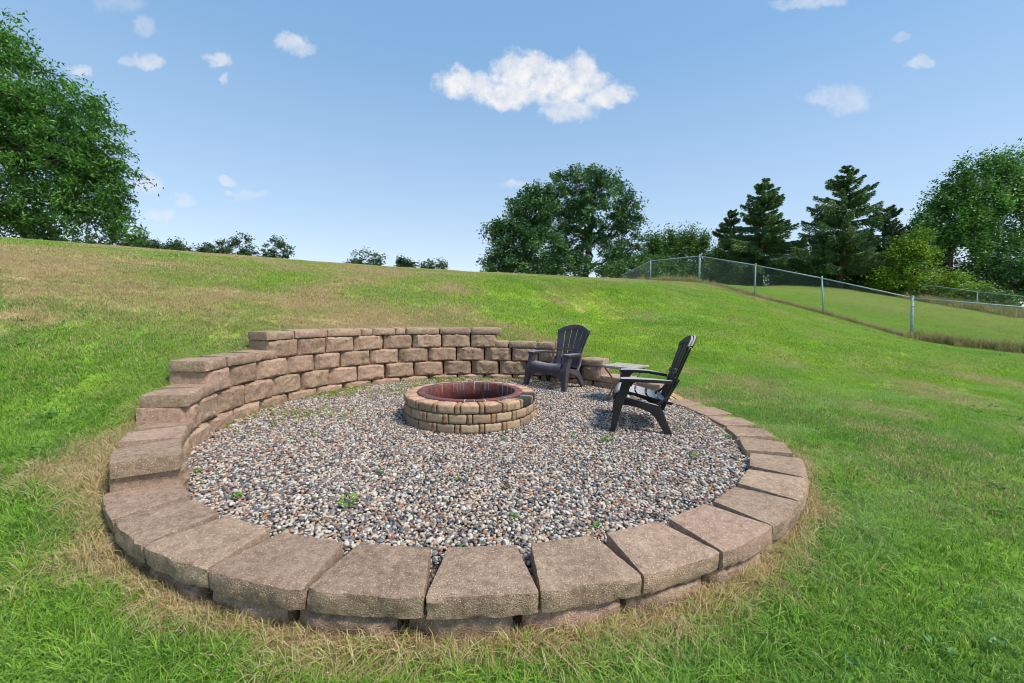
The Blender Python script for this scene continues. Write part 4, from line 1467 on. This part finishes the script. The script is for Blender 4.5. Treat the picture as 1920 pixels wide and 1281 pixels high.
def broadleaf(name, label, cat, trunk_px, Y, base_y, blobs, nclust, per, leaf, mat, seed, thick=.8, trunk_r=.18, cl_r=.5, limb=True, group=None,
              aspect=.5, droop=.2, fork=.35, core=.35, up=0.0, bark=None, spray=.55):
    """blobs: (px, py, rx, ry) lobes of the crown, photo pixels, at distance Y"""
    g = random.Random(seed); gn = np.random.default_rng(seed)
    sc = Y / F_PX
    q = at(trunk_px, 560, Y)
    base = Vector((q.x, Y, gz(q.x, Y)))
    root = empty(name, base); tag(root, label, cat, group)
    # cluster centres inside the lobes, more towards their skin
    wts = np.array([b[2] * b[3] for b in blobs], float); wts /= wts.sum()
    C = []
    for k in gn.choice(len(blobs), nclust, p=wts):
        px, py, rx, ry = blobs[k][:4]
        d = gn.normal(size=3); d /= np.linalg.norm(d)
        rad = core + (1 - core) * gn.random() ** .45
        rad *= 1 + .10 * gn.normal()
        c = at(px, py, Y)
        yy_ = d[1] * rad * rx * thick * sc
        C.append((c.x + d[0] * rad * rx * sc, c.y + yy_, c.z + d[2] * rad * ry * sc))
    C = np.array(C)
    gr_ = ground(C[:, 0], C[:, 1]); C[:, 2] = np.maximum(C[:, 2], gr_ + .15)
    n = nclust * per
    cr = cl_r * gn.uniform(.6, 1.35, nclust)
    idx = np.repeat(np.arange(nclust), per)
    off = np.clip(gn.normal(size=(n, 3)), -1.7, 1.7) * np.array([.5, .5, .36]) * cr[idx][:, None]
    outw = C - C.mean(0); outw /= np.linalg.norm(outw, axis=1)[:, None] + 1e-6
    if spray: off += outw[idx] * (np.clip(np.abs(gn.normal(size=n)), 0, 1.6) * cr[idx] * spray - .3 * cr[idx] * spray)[:, None]
    off[:, 2] -= (off[:, 0] ** 2 + off[:, 1] ** 2) / cr[idx] * .25 * (1 - up)
    if up: off[:, 2] *= 1 + up * 1.6
    P = C[idx] + off
    z0 = C[:, 2].min()
    clump = gn.random(nclust)
    me = leaves_mesh('crown', P - np.array(base), leaf, mat, clump[idx], aspect, droop, None, seed)
    add_obj('crown', me, root)
    m = MB()
    # trunk and limbs
    cz = C[:, 2].mean(); cxm = C[:, 0].mean(); topz = C[:, 2].max()
    H = topz - base.z
    tp = [base * 0 - Vector((0, 0, .2)), Vector((0, 0, H * .12)), Vector((g.uniform(-.2, .2), 0, H * fork))]
    crown_c = Vector((cxm, Y, base.z + H * .9)) - base
    tp += [tp[-1].lerp(crown_c, .5), tp[-1].lerp(crown_c, .85)]
    m.tube(tp, [trunk_r * 1.25, trunk_r, trunk_r * .8, trunk_r * .5, trunk_r * .2], 10)
    if limb:
        sel = gn.choice(nclust, min(nclust, limb if limb is not True else 40), replace=False)
        mains = []
        for q_ in range(7):
            k = sel[q_ % len(sel)]; e = Vector(C[k]) - base
            s0 = Vector(tp[1]).lerp(Vector(tp[3]), g.uniform(.25, .95))
            pts = wander(s0, e, g, 6, .14)
            m.tube(pts, [trunk_r * f for f in (.5, .42, .34, .26, .18, .12, .06)], 7); mains.append(pts)
        for k in sel[7:]:
            e = Vector(C[k]) - base
            best = min((p for ps in mains for p in ps[1:6]), key=lambda p: (p - e).length)
            pts = wander(best, e, g, 4, .16)
            m.tube(pts, [trunk_r * f for f in (.16, .12, .09, .06, .03)], 5)
    m.build('trunk', bark or M_BARK, root, smooth=True)
    return root


def conifer(name, label, trunk_px, Y, top_y, spread_px, mat, seed, first=.10, droop=.35, gaps=.12, n_whorl=26, dens=1.0, group=None, lean=0):
    g = random.Random(seed); gn = np.random.default_rng(seed)
    sc = Y / F_PX
    q = at(trunk_px, 560, Y); base = Vector((q.x, Y, gz(q.x, Y)))
    top = at(trunk_px, top_y, Y); H = top.z - base.z; Rm = spread_px * sc
    root = empty(name, base); tag(root, label, 'tree', group)
    m = MB()
    m.tube([(0, 0, -.2), (0, 0, H * .3), (lean * .5, 0, H * .7), (lean, 0, H)], [.20, .15, .07, .015], 10)
    P, D, CL = [], [], []
    for w_ in range(n_whorl):
        f = first + (1 - first) * ((w_ + g.uniform(-.3, .3)) / n_whorl)
        f = min(max(f, first), .985)
        z = H * f
        Lw = Rm * (1 - (f - first) / (1 - first)) ** .80 * (1.0 if f > .22 else .75 + f) + .12
        for b in range(g.randint(6, 8)):
            if g.random() < gaps: continue
            a = g.uniform(0, 2 * PI); L = Lw * g.uniform(.45, 1.32)
            rise = (.55 * f - droop * (1 - f)) * g.uniform(.6, 1.3)
            K = 7
            pts = []
            for k in range(K + 1):
                s_ = k / K
                zz = z + L * (rise * s_ - .22 * s_ * s_ + .25 * s_ ** 3)
                pts.append(Vector((math.cos(a) * L * s_ + lean * f, math.sin(a) * L * s_, zz)))
            m.tube(pts[::2] + [pts[-1]], [.030 * (1 - f) + .012, .02 * (1 - f) + .01, .012, .009, .004], 4, cap=False)
            cl = g.random()
            nn = int(L * 150 * dens) + 16
            t = gn.random(nn) ** .75
            t = .12 + .88 * t
            base_p = np.array([[p.x, p.y, p.z] for p in pts])
            ip = np.stack([np.interp(t * K, range(K + 1), base_p[:, k]) for k in range(3)], 1)
            side = np.array([-math.sin(a), math.cos(a), 0]); fw = np.array([math.cos(a), math.sin(a), 0])
            wdt = (.05 + .22 * L * np.sin(np.clip(t, 0, 1) * PI * .85 + .15) * .5)
            s_ = gn.uniform(-1, 1, nn)
            ip += side[None] * (s_ * wdt)[:, None]
            ip[:, 2] -= np.abs(s_) * wdt * .25 + gn.random(nn) ** 2 * .50 * (1.25 - f)
            dd = fw[None] * .9 + side[None] * (np.sign(s_) * .55)[:, None] + np.array([0, 0, -.25])[None]
            P.append(ip); D.append(dd); CL.append(np.full(nn, cl))
    P = np.concatenate(P); D = np.concatenate(D); CL = np.concatenate(CL)
    add_obj('crown', leaves_mesh('crown', P, .25, mat, CL, .24, .1, D, seed, .9), root)
    m.build('trunk', M_BARK2, root, smooth=True)
    return root


# big ash at the left edge, behind the crest of the lawn
broadleaf('ash_tree', 'large leafy ash tree filling the left edge, highest tree in view', 'tree', -150, 16.5, 0,
          [(-150, 120, 170, 130), (-40, 110, 75, 75), (20, 175, 80, 85), (-120, 300, 200, 160), (60, 235, 95, 70), (95, 300, 105, 75), (130, 350, 95, 65), (170, 405, 78, 45),
           (60, 390, 120, 60), (-60, 420, 140, 50), (165, 235, 48, 50), (150, 290, 70, 60), (115, 195, 50, 38), (215, 430, 42, 26), (185, 330, 48, 42), (10, 90, 40, 50)],
          980, 85, .165, M_ASH_L, 11, .75, .30, .42, 90, aspect=.36, droop=.55, core=.30)
# trees behind the crest
broadleaf('broadleaf_tree', 'dark bushy tree with low dense crown, left half of the pair on the crest', 'tree', 985, 30, 0,
          [(985, 420, 48, 50), (960, 455, 46, 42), (1010, 470, 60, 48), (935, 495, 34, 30), (1010, 375, 34, 26), (985, 505, 80, 30), (1055, 495, 50, 34), (925, 440, 14, 18), (1000, 400, 45, 35)],
          420, 80, .21, M_OAK_L, 21, .9, .25, .50, 26, core=.35)
broadleaf('broadleaf_tree', 'tall rounded dark oak with sky showing through its branches, middle of the crest', 'tree', 1095, 31, 0,
          [(1090, 350, 55, 36), (1060, 375, 32, 40), (1140, 360, 45, 34), (1175, 410, 30, 34), (1120, 400, 70, 48), (1160, 455, 42, 38), (1080, 430, 45, 50), (1110, 480, 70, 36),
           (1180, 492, 40, 26), (1042, 340, 12, 16), (1185, 380, 16, 16), (1110, 328, 30, 16)],
          450, 72, .20, M_OAK_L, 22, .8, .24, .42, 90, core=.45)
# bushes under them
broadleaf('shrub', 'low green shrub at the foot of the oak beside the fence', 'shrub', 1175, 27, 0, [(1175, 505, 36, 16), (1215, 500, 30, 20)], 70, 80, .18, M_HEDGE, 23, .8, .05, .5, 8)
# row of narrow hedge trees
hx = [(1222, 446, 'narrow green tree left-most in the row behind the fence post'), (1250, 440, 'narrow green tree just left of the tall corner post'), (1283, 433, 'tallest upright hedge tree behind the corner post'),
      (1312, 440, 'upright hedge tree directly behind the corner post'), (1342, 470, 'low hedge tree under the dark pine')]
for q, (px, ty, lab) in enumerate(hx):
    broadleaf('hedge_tree', lab, 'tree', px, 33 + q * .4, 0, [(px, (ty + 510) / 2, 17, (510 - ty) / 2 * .95), (px + 7, ty + 22, 8, 18), (px - 9, ty + 30, 9, 16), (px, 505, 26, 22)],
              130, 55, .18, M_HEDGE, 30 + q, .9, .10, .34, 14, group='narrow trees in a row behind the fence', up=.8, droop=-.5)
# conifers
conifer('pine_tree', 'short dark pine half hidden left of the first spruce', 1365, 37, 392, 50, M_PINE, 41, .12, .05, .15, 18, 1.2)
conifer('spruce_tree', 'blue green spruce with drooping boughs and bare lower trunk, left of the two tall spruces', 1424, 34, 334, 66, M_SPR, 42, .18, .42, .06, 30, 1.3)
conifer('spruce_tree', 'tallest spruce, thin in the middle with a visible trunk, behind the sloping fence', 1574, 32, 309, 84, M_SPR, 43, .18, .14, .16, 28, 1.0)
conifer('spruce_tree', 'lower leaning spruce joined to the right side of the tallest spruce', 1650, 33, 388, 70, M_PINE, 44, .16, .02, .15, 18, 1.1)
# yellow green growth and maple
broadleaf('maple_tree', 'big full maple at the right edge with upswept boughs', 'tree', 1775, 31, 0,
          [(1815, 385, 62, 44), (1775, 420, 52, 42), (1775, 375, 26, 28), (1850, 350, 48, 40), (1905, 345, 52, 42), (1870, 420, 56, 54), (1805, 460, 70, 50), (1758, 450, 32, 42), (1930, 400, 56, 54),
           (1960, 460, 60, 60), (1830, 515, 62, 34), (1795, 345, 18, 24), (1738, 425, 18, 22), (1885, 318, 16, 22), (1845, 320, 14, 20), (1920, 312, 18, 22), (1865, 310, 10, 16), (1965, 340, 40, 40), (1812, 330, 10, 18)],
          820, 70, .21, M_MAP_L, 51, .8, .28, .45, 80, core=.40, up=.6, droop=-.3, spray=.8)
broadleaf('small_tree', 'bright yellow green small tree between the low spruce and the maple', 'tree', 1715, 29, 0, [(1715, 452, 22, 17), (1702, 474, 28, 20), (1735, 468, 17, 15)], 60, 70, .18, M_YEL, 52, .8, .08, .5, 14)
hb = [(1690, 520, 44, 30, M_YEL, 'yellow green bush below the small yellow tree'), (1750, 535, 44, 26, M_YEL, 'light green sprawling bush in the middle of the hedge'),
      (1800, 548, 40, 22, M_YEL, 'light green bush ending the hedge above the far fence'), (1850, 566, 40, 18, M_HEDGE, 'low bush spilling over the far fence'),
      (1640, 520, 42, 30, M_HEDGE, 'mid green bush right of the tall spruce trunk'), (1590, 520, 36, 26, M_HEDGE, 'dark bush behind the tall spruce trunk'),
      (1530, 515, 44, 32, M_HEDGE, 'bushy undergrowth between the two spruces'), (1480, 520, 34, 28, M_HEDGE, 'dark bush right of the first spruce trunk'),
      (1375, 512, 48, 26, M_HEDGE, 'dark bush left of the first spruce trunk'), (1725, 500, 50, 34, M_HEDGE, 'dark green bush behind the yellow bushes')]
for q, (px, py, rx, ry, mt, lab) in enumerate(hb):
    Yb = 34 - (q < 4) * (4.5 + q * .9) + (q == 9) * 1
    broadleaf('hedge_bush', lab, 'bush', px, Yb, 0, [(px, py, rx, ry), (px - rx * .5, py + ry * .4, rx * .6, ry * .6), (px + rx * .5, py + ry * .35, rx * .6, ry * .6)],
              90, 75, .17, mt, 60 + q, .8, .05, .50, 8, group='bushes of the overgrown hedge')
broadleaf('broadleaf_tree', 'dark small tree at the right edge under the maple', 'tree', 1905, 29, 0, [(1905, 530, 34, 32), (1890, 500, 30, 20), (1940, 520, 40, 40)], 120, 80, .2, M_OAK_L, 75, .8, .1, .5, 10)
broadleaf('broadleaf_tree', 'dense dark tree far behind the spruces', 'tree', 1500, 42, 0, [(1500, 500, 60, 30), (1560, 490, 60, 34), (1620, 490, 60, 36), (1440, 505, 50, 24)], 200, 80, .26, M_OAK_L, 76, .6, .15, .8, 10)
# far trees on the left horizon
conifer('spruce_tree', 'grey green spruce top behind the ash at the left edge', 62, 30, 415, 60, M_SPR, 80, .05, .3, .1, 16, 1.0)
fl = [(272, 458, 22, 14, 'small round tree next to the big ash on the horizon'), (322, 462, 18, 9, 'lowest small tree in the far row on the left horizon'),
      (402, 468, 24, 15, 'dark round far tree in the left horizon group'), (452, 464, 26, 22, 'spreading far tree in the middle of the left horizon group'),
      (518, 468, 26, 18, 'far tree with a clear stem at the right end of the left group'),
      (688, 487, 34, 12, 'dark far treetop left of the middle gap on the crest'), (760, 492, 14, 9, 'tiny pointed treetop on the middle of the crest'), (815, 498, 26, 8, 'small low treetop right of the pointed one on the crest'),
      (300, 466, 44, 10, 'low wide far thicket joining the trees right of the big ash'), (362, 474, 36, 9, 'low far thicket in the dip before the left horizon group'), (430, 479, 70, 9, 'low far thicket at the foot of the left horizon group'),
      (130, 445, 60, 16, 'low dark tree under the ash at the left'), (225, 452, 40, 12, 'low dark tree under the right end of the ash')]
for q, (px, py, rx, ry, lab) in enumerate(fl):
    broadleaf('far_tree', lab, 'tree', px, 46, 0, [(px, py, rx, ry), (px - rx * .5, py + ry * .5, rx * .5, ry * .7), (px + rx * .45, py + ry * .5, rx * .55, ry * .6), (px, py + 18, rx * .8, 16)],
              46, 60, .24, M_FAR, 90 + q, .8, .10, .45, 14, group='far trees along the crest of the hill', core=.3)
